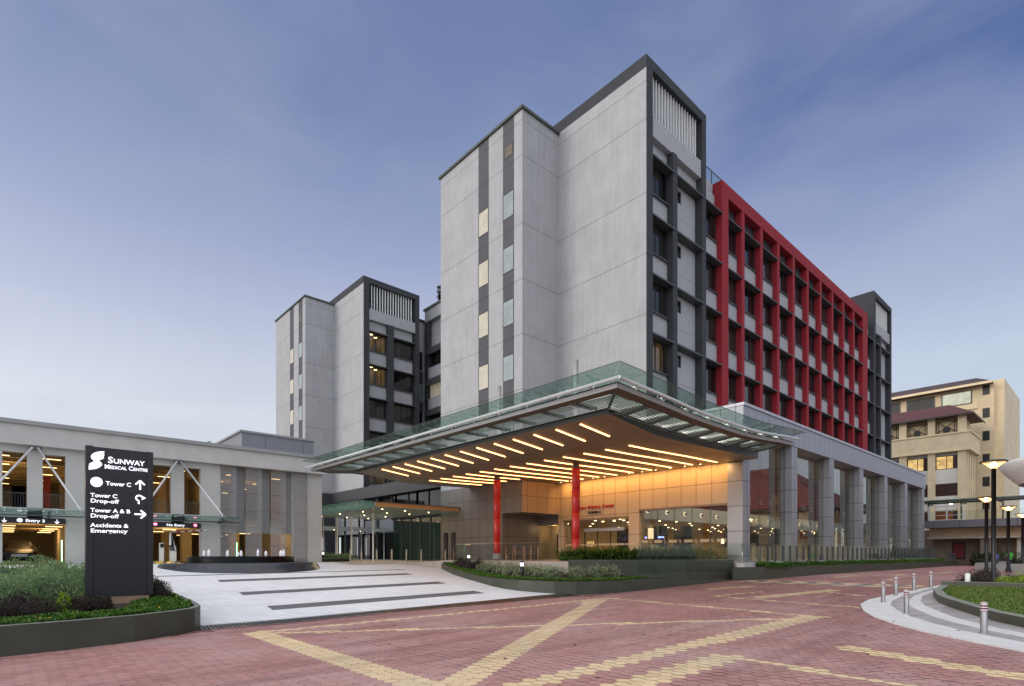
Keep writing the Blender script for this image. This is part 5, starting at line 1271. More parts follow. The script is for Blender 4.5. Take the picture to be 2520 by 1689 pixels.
b=MB(); b.box(bx-.72,bx-.5,by-.1,by+.2,z+.16,z+1.35); b.build('ticket_post',M['creaml'],t); MB().box(bx-.71,bx-.51,by-.12,by-.1,z+1.05,z+1.3).build('ticket_screen',M['pole'],t)
for (x,y,lab) in ((2.45,43.9,'green lit strip at the right side of the left car park entry'),(12.45,43.9,'green lit strip behind the mesh screens of the car park')):
    b=MB(); b.box(x,x+.06,y,y+.05,0.0,1.3); tag(b.build('signal_light',emis('green_signal',(.25,1,.35),2.5)),lab,'signal light')
# parked car (front view)
def car(cx,cy,z):
    t=thing('parked_car','dark car facing out of the left car park entry behind the hedge','car',(cx,cy,z))
    b=MB(); secs=[]  # sections along y (front = low y): (y, half width bottom, half width waist, z low, z waist, half width top, z top)
    S=[(0,.70,.72,.32,.62,.62,.70),(.12,.80,.84,.22,.70,.74,.80),(.6,.86,.90,.2,.80,.78,.92),(1.15,.88,.92,.2,.86,.76,.98),(1.75,.88,.92,.2,.90,.60,1.40),(2.4,.88,.92,.2,.92,.58,1.46),(3.3,.88,.92,.2,.92,.58,1.42),(4.0,.86,.90,.22,.92,.72,1.02),(4.45,.80,.84,.3,.85,.70,.92)]
    for (y,wb,ww,zl,zw,wt_,zt_) in S:
        n=len(b.v); b.v+=[(cx-wb,cy+y,z+zl),(cx-ww,cy+y,z+(zl+zw)/2),(cx-ww*.97,cy+y,z+zw),(cx-wt_,cy+y,z+zt_-.03),(cx-wt_*.7,cy+y,z+zt_),(cx+wt_*.7,cy+y,z+zt_),(cx+wt_,cy+y,z+zt_-.03),(cx+ww*.97,cy+y,z+zw),(cx+ww,cy+y,z+(zl+zw)/2),(cx+wb,cy+y,z+zl)]; secs.append(n)
    for p,q in zip(secs,secs[1:]):
        for k in range(10): b.f.append((p+k,p+(k+1)%10,q+(k+1)%10,q+k)); b.m.append(0); b.sm.add(len(b.f)-1)
    b.f.append(tuple(secs[0]+k for k in range(10))); b.m.append(0); b.f.append(tuple(secs[-1]+k for k in reversed(range(10)))); b.m.append(0)
    b.build('body',M['carp'],t)
    MB().poly([(cx-.66,cy+1.2,z+.99),(cx+.66,cy+1.2,z+.99),(cx+.54,cy+1.74,z+1.385),(cx-.54,cy+1.74,z+1.385)]).build('windscreen',M['carp'],t)
    for s in(-1,1):
        MB().box(cx+s*.62-.15,cx+s*.62+.15,cy+.02,cy+.2,z+.60,z+.72).build('headlight',M['gd'],t)
        bb=MB(); bb.lathe(0,0,[(.0,-.06),(.10,-.05),(.11,0),(.09,.06),(0,.08)],10); bb.v=[(cx+s*1.02+v[0]*.9,cy+1.35+v[1]*.6,z+1.0+v[2]) for v in bb.v]; bb.tube([(cx+s*.86,cy+1.4,z+.95),(cx+s*1.0,cy+1.38,z+.98)],.025,5); bb.build('mirror',M['carp'],t)
        for y in (.85,3.55):
            bb=MB(); bb.tube([(cx+s*.70,cy+y,z+.32),(cx+s*.90,cy+y,z+.32)],.32,18); w=bb.build('wheel',M['rubber'],t)
            bb=MB(); bb.tube([(cx+s*.895,cy+y,z+.32),(cx+s*.905,cy+y,z+.32)],.2,14); bb.build('rim',M['stain'],w)
    bb=MB(); 
    for k in range(3): bb.box(cx-.38,cx+.38,cy-.015,cy+.03,z+.46+k*.06,z+.49+k*.06)
    bb.build('grille',M['stain'],t)
car(.55,45.5,-.17)
# ---- dark link behind the small canopies ------------------------------------------
lk=thing('link_building','dark glazed link building between the car park and the entrance wall','building',(30,52,0))
b=MB(); b.box(29,29.3,41.62,50.2,3.9,4.3); b.box(29.3,33,50.0,50.3,-.2,4.4); b.build('wall',M['dkgrey'],lk)
for i in range(5):
    y0=41.65+i*1.7; w=MB().poly([(29.1,y0+.03,-.15),(29.1,y0+1.67,-.15),(29.1,y0+1.67,3.9),(29.1,y0+.03,3.9)]).build('glass_wall',M['tealg'],lk)
    MB().box(29.02,29.14,y0-.04,y0+.04,-.2,3.95).build('mullion',M['fascia'],lk)
b=MB(); b.box(33.6,33.9,41,64,-.2,8); b.build('back_wall',M['room'],lk)
b=MB(); b.box(29.3,33.4,41.9,50,-.2,-.1); b.build('floor',M['apron'],lk)
MB().poly([(33.0,41.62,4.5),(33.0,57,4.5),(33.0,57,7.25),(33.0,41.62,7.25)]).build('mirror_glazing',M['gd'],lk)
b=MB(); 
for y in (43.5,45.5,49.5,53.5,57): b.mark(); b.box(32.9,33.02,y-.08,y+.08,4.4,7.3)
b.build_each('mullion',M['frame'],lk)
b=MB(); b.box(32.3,33.4,44,72.3,7.25,8.62); b.box(28.2,32.3,71.9,72.3,6.9,8.62); b.build('fascia_band',M['dkband'],lk)
b=MB(); b.box(27.6,28.4,71.5,72.3,-.2,8.62); b.box(31.6,33.6,72.31,72.6,-.2,7); b.box(27.0,33.4,72.2,72.5,3.2,7.0); b.build('wall',M['dkgrey'],lk)
b=MB()
b.mark()
for y in (51.5,56,60.5,65,69): b.box(33.0,33.5,y,y+.5,-.2,7.25); b.mark()
b.build_each('pier',M['dkband'],lk)
for i in range(8):
    y0=52+i*2.4; MB().poly([(33.3,y0,-.1),(33.3,y0+2.3,-.1),(33.3,y0+2.3,3.0),(33.3,y0,3.0)]).build('shopfront_glass',M['gd'],lk)
b=MB(); b.box(33.2,33.3,50.3,71,3.0,4.6); b.build('sill_band',M['greyp'],lk)
b=MB(); b.box(19,28,66,66.2,-.2,3.2); 
for k in range(7): b.box(19.2+k*1.3,19.26+k*1.3,65.9,66.0,-.2,3.2)
b.build('rear_shopfront',M['gd'],lk)
MB().box(18.54,27.6,72.4,73,-.2,8.6).build('rear_wall',M['dkband'],lk)
# canopy on posts
dc=thing('glass_canopy','glass drop-off canopy on slim posts with a warm-lit front beam','canopy',(24,45,4.4))
b=MB(); b.box(21,28.95,38.8,38.92,4.13,4.46); b.build('front_beam',M['tan2'],dc)
b=MB(); b.box(20.9,29,38.7,39.2,4.46,4.50); b.build('beam_cap',M['fascia'],dc)
for i in range(9):
    y=40.0+i*1.75
    MB().box(20.0,28.9,y,y+.06,4.16,4.40).build('glass_fin',M['tealf'],dc)
for i in range(9):
    y=38.9+i*1.75; MB().poly([(19.6,y,4.52),(29,y,4.52),(29,y+1.73,4.52),(19.6,y+1.73,4.52)]).build('glass_panel',M['teal'],dc)
MB().poly([(21.2,39,4.1),(28.9,39,4.1),(28.9,54,4.1),(21.2,54,4.1)]).build('glass_ceiling',M['tealceil'],dc)
MB().box(23.42,23.58,41.6,55.2,4.10,4.26).build('side_beam',M['steel'],dc)
for i,y in enumerate((43.9,48.0,51.0,54.2)):
    MB().tube([(23.5,y,G(23.5,y)),(23.5,y,4.12)],.075,10).build('post',M['steel'],dc)
b=MB()
for (x,y) in ((22.5,40.5),(24.8,40.8),(27.3,41),(22.6,44),(24.9,44),(27.2,44),(22.4,48),(24.8,48),(27.3,48.5),(25,52),(27.3,52),(22.4,52)): b.lathe(x,y,[(0,4.06),(.06,4.06),(.06,4.09)],10)
b.build('downlights',M['lamp'],dc)
alight(25,46,4.0,6,12,130,(1,.75,.5))
MB().poly([(19.6,55,2.7),(19.6,57,2.7),(19.6,57,4.5),(19.6,55,4.5)]).build('side_glass',M['teal'],dc)
dc=thing('glass_canopy','lower and farther glass canopy with downlights, seen through the drop-off posts','canopy',(28,58,3.3))
b=MB(); b.box(22.5,32.6,57.0,57.12,3.15,3.35); b.box(22.5,32.6,61,61.12,3.15,3.35); b.box(32.5,32.6,57.1,61,3.15,3.3); b.build('beam',M['steel'],dc)
for i in range(6): x=22.6+i*1.7; MB().poly([(x,56.6,3.42),(x+1.68,56.6,3.42),(x+1.68,61.5,3.42),(x,61.5,3.42)]).build('glass_panel',M['teal'],dc)
for x in (26.2,29.2,32): MB().tube([(x,57.2,-.18),(x,57.2,3.2)],.06,8).build('post',M['steel'],dc)
b=MB()
for (x,y) in ((24.5,58.5),(26.5,58.3),(28.6,58.3),(25.5,60),(30.5,60)): b.lathe(x,y,[(0,3.11),(.06,3.11),(.06,3.14)],10)
b.build('downlights',M['lamp'],dc)
# ================================================================== RIGHT BACKGROUND
def cream_part(par,x,y0,y1,z0,z1,depth=10): pass
yb=thing('hospital_block','older cream building with dark red tiled roofs behind the podium','building',(121,24,0))
X1=121.0
def fl(h): return h*1.0+EZ
# front wing: faces -X between Y=18.5 and 40
b=MB(); b.box(X1+.6,X1+8.2,19.1,44,-1,22.0+EZ); b.build('wall',M['cream'],yb)
piers=[(18.5,19.6),(22.75,23.8),(26.95,28.1),(31.2,32.3),(35.5,36.6),(39.8,40.9)]
for (a,c) in piers: MB().box(X1,X1+.7,a,c,-1,17.8+EZ).build('pier',M['cream'],yb)
for k in range(5):
    a=piers[k][1]; c=piers[k+1][0]
    for (z0,z1,lit) in ((14.9,17.2,1),(10.2,12.3,0),(5.4,7.5,0)):
        w=MB().box(X1+.45,X1+.62,a,c,z0+EZ,z1+EZ).build('window_frame',M['frame'],yb)
        MB().poly([(X1+.44,a+.15,z0+.1+EZ),(X1+.44,c-.15,z0+.1+EZ),(X1+.44,c-.15,z1-.1+EZ),(X1+.44,a+.15,z1-.1+EZ)]).build('window',M['officelit'] if lit and k<2 else (M['brownpane'] if k!=0 or z0>7 else M['orangepane']),yb)
        MB().box(X1+.38,X1+.43,(a+c)/2-.05,(a+c)/2+.05,z0+EZ,z1+EZ).build('mullion',M['frame'],w); MB().box(X1+.38,X1+.43,a,a+.7,z0+.05+EZ,z1-.05+EZ).build('curtain',M['brownpane'],w)
        MB().box(X1+.40,X1+.6,a,c,z0-2.5+EZ,z0+EZ).build('spandrel',M['creaml'],yb)
    MB().box(X1+.35,X1+.6,a,c,17.2+EZ,18.0+EZ).build('lintel',M['parapet'],yb)
MB().box(X1-.35,X1+9.2,17.9,44,17.85+EZ,20.8+EZ).build('parapet',M['cream'],yb)
b=MB(); b.box(X1-.55,X1+9.4,17.7,44,20.8+EZ,21.05+EZ); b.box(X1-.5,X1+9.3,17.8,44,17.8+EZ,18.1+EZ); b.build('moulding',M['creamd'],yb)
MB().box(X1-.25,X1+4.5,16.6,17.9,14.6+EZ,17.5+EZ).build('parapet',M['cream'],yb) if 0 else None
for (a,c) in piers: MB().box(X1,X1+.9,a,c,21.0+EZ,24.1+EZ).build('loggia_pier',M['cream'],yb)
MB().box(X1+1.0,X1+8,19.1,44,21.0+EZ,24.1+EZ).build('loggia_wall',M['cream'],yb)
b=MB()
for k in range(5):
    a=piers[k][1]+.12; c=piers[k+1][0]-.12; z0,z1=21.2+EZ,23.3+EZ; xx=X1+.35
    for (p,q) in (((a,z0),(c,z1)),((a,z1),(c,z0)),((a,z0),(a,z1+.4)),((c,z0),(c,z1+.4)),((a,z1),(c,z1)),((a,z0),(c,z0)),((a+.35,z0),(a+.35,z1)),((c-.35,z0),(c-.35,z1)),((a,z1+.35),(c,z1+.35))): b.tube([(xx,p[0],p[1]),(xx,q[0],q[1])],.07,5)
b.build('cross_braced_screen',M['bronze'],yb)
b=MB()
for k in range(5): b.mark(); y=(piers[k][1]+piers[k+1][0])/2; b.box(X1+.2,X1+.3,y-.45,y+.45,21.1+EZ,22.2+EZ)
b.build_each('louvre_box',M['frame'],yb)
# right return of the wing (faces -Y)
for k in range(4):
    x=X1+1.3+k*2.1; MB().box(x,x+.6,18.4,19.1,-1,17.8+EZ).build('pier',M['creamd'],yb)
    for z0 in (17,12,8): MB().box(x+.6,x+2.1,18.95,19.12,z0-3.8+EZ,z0-.6+EZ).build('window',M['gd'],yb)
b=MB(); e=24.0+EZ
b.poly([(X1-1.0,17.4,e),(X1-1,46,e),(X1+4.6,46,e+2.9),(X1+4.6,21.5,e+2.9)]); b.poly([(X1-1.0,17.4,e),(X1+4.6,21.5,e+2.9),(X1+10.2,17.4,e)]); b.poly([(X1+10.2,17.4,e),(X1+4.6,21.5,e+2.9),(X1+4.6,46,e+2.9),(X1+10.2,46,e)]); b.poly([(X1-1,17.4,e-.01),(X1+10.2,17.4,e-.01),(X1+10.2,46,e-.01),(X1-1,46,e-.01)]); b.build('roof',M['tile'],yb)
b=MB(); b.box(X1-1.12,X1-1,17.3,46,e-.25,e+.02); b.box(X1-1.1,X1+10.3,17.3,17.4,e-.25,e+.02); b.build('gutter',M['bronze'],yb)
# main block behind
X2=133.0
yc=thing('hospital_block','taller cream main block behind the red-roofed wing, with a blank side wall','building',(133,20,0))
b=MB(); b.box(X2,X2+3.2,16.3,50,-1,31.2+EZ); b.build('wall',M['cream'],yc); MB().box(X2+1.2,X2+22.5,15.06,19,-1,32.0+EZ).build('wall',M['cream'],yc)
MB().box(X2+1.25,X2+22.5,15.0,15.06,-1,32.05+EZ).build('side_wall',M['creams'],yc)
b=MB()
for (x,z0,z1) in ((X2+9,27.5,28.2),(X2+9,20.5,21.2),(X2+17,25,25.6),(X2+17,18,18.6),(X2+9.1,3,27.5),(X2+17,3,25)): b.box(x,x+(2.0 if z1-z0<2 else .25),14.93,15.0,z0+EZ,z1+EZ)
b.build('relief_panel',M['creamd'],yc)
b=MB()
for k in range(7): 
    b.mark(); z0=29.3-k*4.2; b.box(X2-.06,X2+.0,16.9,17.9,z0+EZ,z0+1.75+EZ)
b.build_each('window',M['dimwin'],yc)
MB().box(X2-.3,X2+.1,18.6,50,27.0+EZ,27.7+EZ).build('moulding',M['creamd'],yc)
for k in range(5):
    a=19.4+k*5.6; w=MB().box(X2-.1,X2+0,a,a+4.6,28.1+EZ,30.6+EZ).build('window_frame',M['frame'],yc); MB().poly([(X2-.12,a+.2,28.25+EZ),(X2-.12,a+4.4,28.25+EZ),(X2-.12,a+4.4,30.45+EZ),(X2-.12,a+.2,30.45+EZ)]).build('window',M['officedim'] if k==0 else M['dimwin'],yc)
b=MB(); e=31.3+EZ; b.poly([(X2-2,16.4,e),(X2-2,52,e-.4),(X2+5,52,e+2.9),(X2+5,19.5,e+2.6)]); b.poly([(X2-2,16.4,e),(X2+5,19.5,e+2.6),(X2+6,16.4,e)]); b.poly([(X2-2,16.4,e-.05),(X2+5,16.4,e-.05),(X2+5,52,e-.45),(X2-2,52,e-.45)]); b.build('roof',M['tiled'],yc)
b=MB(); b.box(X2-2.1,X2-2,16.3,52,e-.4,e+.05); b.build('gutter',M['creamd'],yc)
# far turret with aerial
t=thing('roof_turret','small cream turret with a dark lattice aerial behind the far tower','turret',(150,41,30))
b=MB(); tx,ty=150,40.0; b.box(tx,tx+4,ty,ty+4,30,36); b.box(tx-.6,tx+4.6,ty-.6,ty+4.6,36,37); b.box(tx-.2,tx+4.2,ty-.2,ty+4.2,34.3,34.6); b.build('walls',M['cream'],t)
b=MB(); [b.tube([(tx+1+dx,ty+2+dy,37),(tx+1+dx,ty+2+dy,42)],.09,5) for dx,dy in ((0,0),(1,0),(0,1))]; [b.tube([(tx+1,ty+2,37.5+k),(tx+2,ty+2,38+k)],.06,4) for k in range(4)]; b.build('aerial',M['frame'],t)
# walkway bridge on the right and the old ground-floor building under it
br=thing('walkway_bridge','grey elevated walkway with glass sides and glass roof at the right','bridge',(86,8,4))
bx=85.2
MB().box(bx,bx+3.4,-12,17.2,3.72,4.6).build('deck',M['dkpanel'],br)
b=MB()
for y in (16.6,13.4,9.6,5.2,.5): b.box(bx+.1,bx+.24,y,y+.16,4.6,7.0)
b.build('posts',M['fascia'],br)
for y in (16.8,13.4,9.5,5.1): MB().poly([(bx+.12,y,4.6),(bx+.12,y-3.2,4.6),(bx+.12,y-3.2,5.75),(bx+.12,y,5.75)]).build('glass_side',M['bal'],br)
b=MB(); b.box(bx+.05,bx+.12,13.0,16.7,4.62,4.7); b.box(bx+.05,bx+.12,13.0,16.7,5.2,5.26); b.box(bx+.05,bx+.12,13.0,16.7,6.3,6.4)
for y in (16.6,14.8,13.1): b.box(bx+.04,bx+.13,y,y+.12,4.62,6.4)
b.build('window_frame',M['steel'],br)
MB().box(bx-.6,bx+4,-12,17.6,7.05,7.12).build('glass_roof',M['teal'],br)
b=MB(); b.box(bx-.3,bx-.2,-12,17.4,6.85,7.04); b.box(bx+3,bx+3.1,-12,17.4,6.85,7.04)
for k in range(8): y=17-k*3.4; b.box(bx-.7,bx+3.8,y-.08,y+.08,6.72,6.86)
b.build('roof_frame',M['fascia'],br)
b=MB(); b.lathe(bx+1,14.6,[(0,6.6),(.16,6.6),(.16,6.68)],8); b.lathe(bx+1,7.2,[(0,6.6),(.16,6.6),(.16,6.68)],8); b.build('lamps',M['lamp'],br)
og=thing('annex_building','low tan annex under the walkway with a beige ledge and maroon notice','building',(90,12,-1))
b=MB(); b.box(91.5,92.0,8.9,22,-1,3.7); b.box(90.4,92.4,11.0,11.9,-1,3.3); b.box(88.9,90.4,10.8,12.2,-1,2.6); b.build('wall',M['annex'],og)
MB().box(88.4,92,2.2,17.2,2.55,3.9).build('parapet',M['cream'],og); MB().box(88.2,92,2.0,17.4,2.42,2.6).build('ledge',M['creaml'],og)
MB().box(89.6,91.5,2.0,8.9,-1,2.45).build('wall',M['creaml'],og); MB().box(91.9,92.2,-8,2.2,-1,3.9).build('wall',M['cream'],og)
MB().box(91.42,91.5,14.0,15.4,-.2,2.0).build('notice_frame',M['frame'],og); MB().box(91.38,91.42,14.15,15.25,-.0,1.85).build('notice',M['maroon'],og)
b=MB()
for k in range(5): b.box(91.7,91.9,1.6-k*1.2,1.7-k*1.2,-1,3.2)
b.build('pilaster_lines',M['creamd'],og)
t=thing('red_sign','small red sign board with two white blocks at the far right','sign',(91.5,1,3))
MB().box(90.8,91.2,-1.2,3.2,2.9,4.0).build('board',plain('sign_red',(.62,.02,.03),.5),t); MB().box(90.76,90.8,.75,2.0,3.2,3.72).build('white_panel',M['white'],t); MB().box(90.76,90.8,-.75,.55,3.2,3.72).build('white_panel',M['white'],t)
rn=random.Random(5); P=[(rn.uniform(84.5,87.5),rn.uniform(7.5,12.6),-.9+rn.random()**1.4*1.3) for _ in range(500)]
t=thing('shrub','dark spiky tropical shrub against the tan annex wall','shrub',(86,10,-.95)); blades('foliage',leafmat('dark_frond',[(.008,.02,.006),(.03,.06,.015)],.1),P,t,.9,.12,3,1.2,4)
rn=random.Random(6); P=[(rn.uniform(79,82.5),rn.uniform(16.2,17.2),rn.uniform(.4,1.2)) for _ in range(260)]
t=thing('shrub','small pink-flowered shrub behind the end of the podium balustrade','shrub',(81,16.6,0)); leaves('foliage',plain('pink_petals',(.28,.09,.12),.7),P,t,.14)
t=thing('ramp_rail','short sloping railing with glass at the end of the podium planter','railing',(83,14,0))
b=MB()
for k in range(6): x=80.8+k*.9; b.box(x,x+.06,14.0,14.1,-.5-.05*k,.7-.05*k)
b.tube([(80.8,14.05,.72),(85.4,14.05,.5)],.03,5); b.build('posts',M['fascia'],t); MB().box(80.6,85.6,13.9,14.2,-1,-.42).build('base',M['olive'],t)
gw=thing('glass_wall','low grey wall topped with glass behind the street lamps','wall',(58,6,-1))
b=MB(); b.box(58,58.3,-6,8.3,-1.1,-.30); b.box(58.3,74,8.1,8.3,-1.1,-.25); b.build('base',M['conc'],gw)
for k in range(6): MB().poly([(58.1,8.3-k*2.4,-.3),(58.1,8.3-k*2.4-2.35,-.3),(58.1,8.3-k*2.4-2.35,.1),(58.1,8.3-k*2.4,.1)]).build('glass_panel',M['bal'],gw)
# people, standing with their backs to the camera
def person(x,y,z,h,top,label,ang,cat='person'):
    bm_v=[];ed=[];rad=[]
    s=h/1.75; ca,sa=math.cos(ang),math.sin(ang)
    J={'pel':(0,0,.95,.15),'spine':(0,.01,1.15,.14),'chest':(0,.0,1.36,.165),'neck':(0,.0,1.50,.06),'head0':(0,.01,1.60,.085),'head1':(0,.01,1.68,.095),
       'shl':(-.18,0,1.42,.07),'ell':(-.26,.03,1.15,.048),'wrl':(-.20,-.12,.95,.035),'hal':(-.18,-.18,.90,.035),
       'shr':(.18,0,1.42,.07),'elr':(.27,.03,1.15,.048),'wrr':(.24,-.10,.93,.035),'har':(.23,-.16,.88,.035),
       'hl':(-.10,0,.90,.11),'kl':(-.11,-.02,.50,.07),'al':(-.11,.03,.09,.045),'tl':(-.12,-.13,.04,.04),'hr':(.10,0,.90,.11),'kr':(.12,-.03,.50,.07),'ar':(.12,.03,.09,.045),'tr':(.14,-.13,.04,.04)}
    E_=[('pel','spine'),('spine','chest'),('chest','neck'),('neck','head0'),('head0','head1'),('chest','shl'),('shl','ell'),('ell','wrl'),('wrl','hal'),('chest','shr'),('shr','elr'),('elr','wrr'),('wrr','har'),('pel','hl'),('hl','kl'),('kl','al'),('al','tl'),('pel','hr'),('hr','kr'),('kr','ar'),('ar','tr')]
    names=list(J); me=bpy.data.meshes.new('person')
    me.from_pydata([((J[n][0]*ca-J[n][1]*sa)*s,(J[n][0]*sa+J[n][1]*ca)*s,J[n][2]*s) for n in names],[(names.index(a),names.index(c)) for a,c in E_],[])
    o=bpy.data.objects.new('person',me); C.objects.link(o)
    mo=o.modifiers.new('s','SKIN'); mo.use_smooth_shade=True; me.skin_vertices
    if not me.skin_vertices: 
        bpy.context.view_layer.objects.active=o; bpy.ops.object.mode_set(mode='EDIT'); bpy.ops.object.mode_set(mode='OBJECT')
    for i,n in enumerate(names):
        r=J[n][3]*s; me.skin_vertices[0].data[i].radius=(r,r*(.75 if n in('chest','spine','pel') else 1)); me.skin_vertices[0].data[i].use_root=(n=='pel')
    o.modifiers.new('d','SUBSURF').levels=1; o.modifiers['d'].render_levels=1
    bpy.context.view_layer.update(); ev=o.evaluated_get(bpy.context.evaluated_depsgraph_get()); nm=bpy.data.meshes.new_from_object(ev)
    bpy.data.objects.remove(o); o=bpy.data.objects.new('person',nm); C.objects.link(o); o.location=(x,y,z)
    nm.materials.clear()
    for mm in (top,M['pole'],M['skin'],M['hair']): nm.materials.append(mm)
    for p in nm.polygons:
        c=p.center; zz=c.z/s; lat=abs(c.x*ca+c.y*sa)/s; fr=(-c.x*sa+c.y*ca)/s
        p.material_index= 3 if zz>1.60 or (zz>1.54 and fr>.02) else 2 if zz>1.49 or (lat>.19 and zz<1.18 and zz>.8) else 0 if zz>.93 else 1
    tag(o,label,cat); o['_o']=[x,y,z]; return o
person(66.5,7.1,-.94,1.78,M['green'],'person in a bright green shirt standing behind the low glass wall',R(120))
person(66.3,8.0,-.98,1.62,M['blue'],'person in a blue shirt half hidden by the lamp pole',R(60))
# white pavilion roof at the right edge
pv=thing('pavilion','white pavilion with a conical roof and rounded eave at the right edge','pavilion',(50,-1,-1))
cx,cy=50.0,2.2; zz=7.0
cx,cy=50.3,0.0; zz=6.5
b=MB(); b.lathe(cx,cy,[(4.9,zz-1.5),(5.6,zz-.75),(5.9,zz-.30),(5.85,zz-.08),(5.5,zz)],48); b.build('eave',M['white'],pv)
b=MB(); b.lathe(cx,cy,[(5.5,zz),(4.6,zz+.15),(4.1,zz+1.3),(3.4,zz+2.6),(2.3,zz+4.6),(1.2,zz+6.2),(0,zz+7)],24); b.build('roof',M['pavroof'],pv)
b=MB(); b.lathe(cx,cy,[(0,zz-1.55),(4.9,zz-1.5)],48); b.build('soffit',M['conc'],pv)
b=MB(); b.lathe(cx,cy,[(3.4,zz-2.2),(3.9,zz-2.0),(3.9,zz-1.5)],32); b.lathe(cx,cy,[(3.2,zz-2.9),(3.4,zz-2.7),(3.4,zz-2.2)],32); b.build('capital',M['white'],pv)
b=MB(); b.lathe(cx,cy,[(1.2,G(cx,cy)),(1.2,zz-2.8)],24); b.build('column',M['white'],pv)

rb=thing('roofed_hall','cream hall with a large dark red pitched roof across the road','building',(104,-25,-1))
MB().box(104,126,-60,-4,-1,9).build('wall',M['cream'],rb)
b=MB(); b.poly([(101,-62,8.6),(101,-1,8.6),(112,-12,17.5),(112,-52,17.5)][::-1]); b.poly([(101,-1,8.6),(128,-1,8.6),(112,-12,17.5)]); b.poly([(128,-62,8.6),(112,-52,17.5),(112,-12,17.5),(128,-1,8.6)]); b.poly([(101,-1,8.5),(101,-62,8.5),(128,-62,8.5),(128,-1,8.5)]); b.build('roof',tiles('hall_roof_tile',(.22,.05,.04)),rb)
for k in range(8): MB().box(103.9,104,-10-k*6.2,-6.5-k*6.2,2,6).build('window',M['dimwin'],rb)
rn=random.Random(12); P=[]
for _ in range(34): 
    x=rn.uniform(5,24); y=rn.uniform(3,15); P.append((x,y,G(x,y)+.012))
for _ in range(10):
    x=rn.uniform(15.5,22); y=rn.uniform(1.5,5.8); P.append((x,y,G(x,y)+.038))
b=MB()
for (x,y,z) in P:
    a=rn.uniform(0,6.28); s=rn.uniform(.035,.09); c_,s_=math.cos(a)*s,math.sin(a)*s
    b.poly([(x-c_,y-s_,z),(x+s_*.4,y-c_*.4,z+.012),(x+c_,y+s_,z+.006),(x-s_*.4,y+c_*.4,z)])
tag(b.build('fallen_leaves',plain('dry_leaf',(.10,.05,.03),.8,0,.4)),'scattered dry brown leaves lying on the red paving','leaves',kind='stuff')

# ================================================================== LIGHT, SKY, CAMERA
sc_=bpy.context.scene
SUN_EL,SUN_AZ=R(7),None
# sun stands low at the left, behind the camera's left shoulder (toward -X, a little +Y)
sd=Vector((-.93,.30,0)).normalized(); el=R(12)
d=Vector((sd.x*math.cos(el),sd.y*math.cos(el),math.sin(el)))
sl_=bpy.data.lights.new('sun','SUN'); sl_.energy=.55; sl_.angle=R(25); sl_.color=(1,.93,.86)
so=bpy.data.objects.new('sun',sl_); C.objects.link(so); so.rotation_euler=(-d).to_track_quat('-Z','Y').to_euler(); so.location=(-50,20,60)
w=bpy.data.worlds.new('World'); sc_.world=w; w.use_nodes=True; nt=w.node_tree; bg=nt.nodes['Background']
sky=nt.nodes.new('ShaderNodeTexSky'); sky.sky_type='NISHITA'; sky.sun_disc=False; sky.sun_elevation=el; sky.sun_rotation=math.atan2(d.x,d.y)
sky.air_density=1.0; sky.dust_density=1.5; sky.ozone_density=2.5; sky.altitude=50
tc=nt.nodes.new('ShaderNodeTexCoord'); dn=nt.nodes.new('ShaderNodeVectorMath'); dn.operation='NORMALIZE'; nt.links.new(tc.outputs['Generated'],dn.inputs[0]); DIR=dn.outputs[0]
def dot(v):
    n=nt.nodes.new('ShaderNodeVectorMath'); n.operation='DOT_PRODUCT'; nt.links.new(DIR,n.inputs[0]); n.inputs[1].default_value=v; return n.outputs['Value']
def cr(fac,st):
    r=nt.nodes.new('ShaderNodeValToRGB'); e=r.color_ramp.elements
    while len(e)<len(st): e.new(.5)
    for i,(p,c) in enumerate(st): e[i].position=p; e[i].color=(*c,1)
    nt.links.new(fac,r.inputs[0]); return r.outputs[0]
z=dot((0,0,1)); left=dot((-.7413,.6712,0)); back=dot((-.6712,-.7413,0)); sg=dot(tuple(d))
lr=cr(z,[(0,(.76,.79,.84)),(.22,(.72,.75,.82)),(.33,(.56,.59,.74)),(.46,(.34,.39,.60)),(.6,(.19,.25,.45)),(.76,(.14,.19,.39)),(.86,(1.2,1.22,1.3)),(1,(1.45,1.46,1.5))])  # top stops: sky brightened overhead, out of frame, to light the ground
rr=cr(z,[(0,(.64,.69,.76)),(.27,(.54,.60,.71)),(.44,(.26,.31,.52)),(.52,(.12,.175,.385)),(.58,(.045,.095,.30)),(.76,(.04,.085,.27)),(.86,(1.2,1.22,1.3)),(1,(1.45,1.46,1.5))])  # same added overhead brightening on the right side
t=ramp(nt,left,-.62,-.02)
c=mixc(nt,t,rr,lr)
mp=nt.nodes.new('ShaderNodeMapping'); mp.inputs['Scale'].default_value=(1.1,1.1,3.4); mp.inputs['Rotation'].default_value=(.3,.2,.5); nt.links.new(DIR,mp.inputs[0])
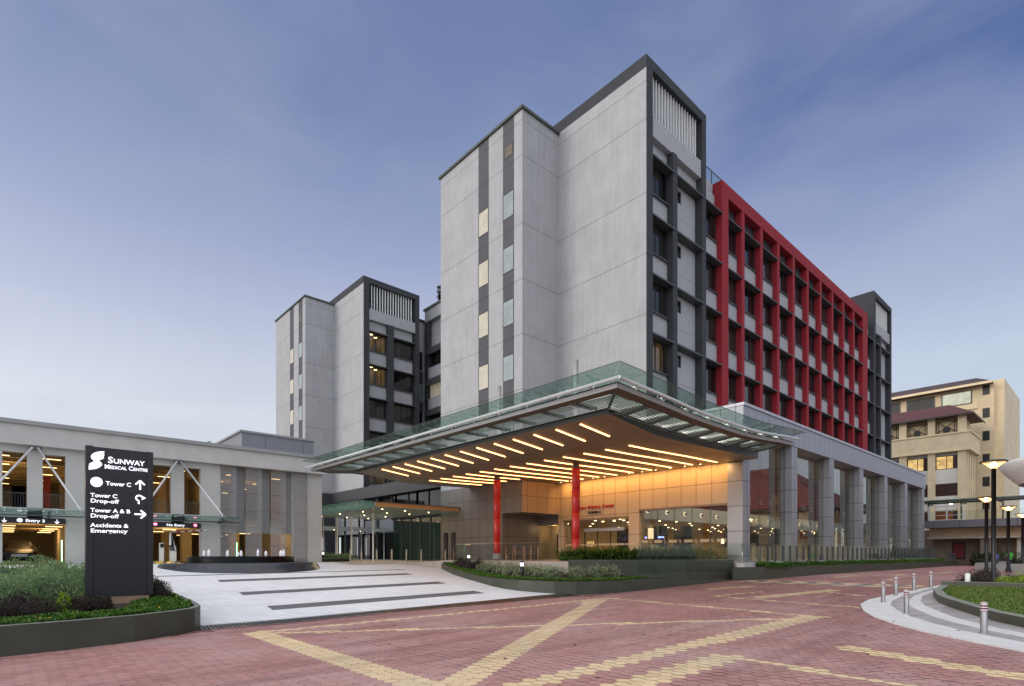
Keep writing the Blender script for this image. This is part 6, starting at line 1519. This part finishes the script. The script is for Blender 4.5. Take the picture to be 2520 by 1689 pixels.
nz=nt.nodes.new('ShaderNodeTexNoise'); nz.inputs['Scale'].default_value=1.9; nz.inputs['Detail'].default_value=6; nz.inputs['Roughness'].default_value=.5; nz.inputs['Distortion'].default_value=.5; nt.links.new(mp.outputs[0],nz.inputs[0])
cl=mth(nt,'MULTIPLY',ramp(nt,nz.outputs[0],.42,.70),.42)
c=mixc(nt,cl,c,(.46,.49,.60))
gl=mth(nt,'POWER',mth(nt,'MAXIMUM',sg,0),3.0)
c=mixc(nt,1,c,mixc(nt,gl,(0,0,0),(.55*1.0,.55*.90,.55*.80)),'ADD')
bk=mth(nt,'MULTIPLY',ramp(nt,back,-.15,.7),ramp(nt,z,-.02,.25))
c=mixc(nt,1,c,mixc(nt,bk,(0,0,0),(1.0*.95,1.0*.96,1.0*1.0)),'ADD')  # unseen sky behind the camera brightened as added light
hsv=nt.nodes.new('ShaderNodeHueSaturation'); hsv.inputs['Saturation'].default_value=.97; hsv.inputs['Hue'].default_value=.5; nt.links.new(c,hsv.inputs['Color']); c=hsv.outputs[0]
K=nt.nodes.new('ShaderNodeVectorMath'); K.operation='SCALE'; nt.links.new(c,K.inputs[0]); K.inputs['Scale'].default_value=1/(.15*2**1.0)
skyout=mixc(nt,.10,K.outputs[0],sky.outputs[0])

nt.links.new(skyout,bg.inputs[0]); bg.inputs[1].default_value=.15
cam=bpy.data.cameras.new('camera'); co=bpy.data.objects.new('camera',cam); C.objects.link(co); sc_.camera=co
cam.sensor_width=36; cam.lens=1371.7/2520*36; cam.clip_end=2000; cam.clip_start=.1
co.location=(0,0,EZ); co.rotation_euler=(R(90),0,math.atan2(-.6712,.7413))
cam.shift_y=(1365-1689/2)/2520
sc_.view_settings.view_transform='Standard'; sc_.view_settings.look='None'; sc_.view_settings.exposure=1.0; sc_.view_settings.gamma=1
sc_.cycles.max_bounces=8; sc_.cycles.transparent_max_bounces=24; sc_.cycles.use_denoising=True
sc_.cycles.sample_clamp_indirect=6
for o in bpy.data.objects:
    if '_o' in o: del o['_o']
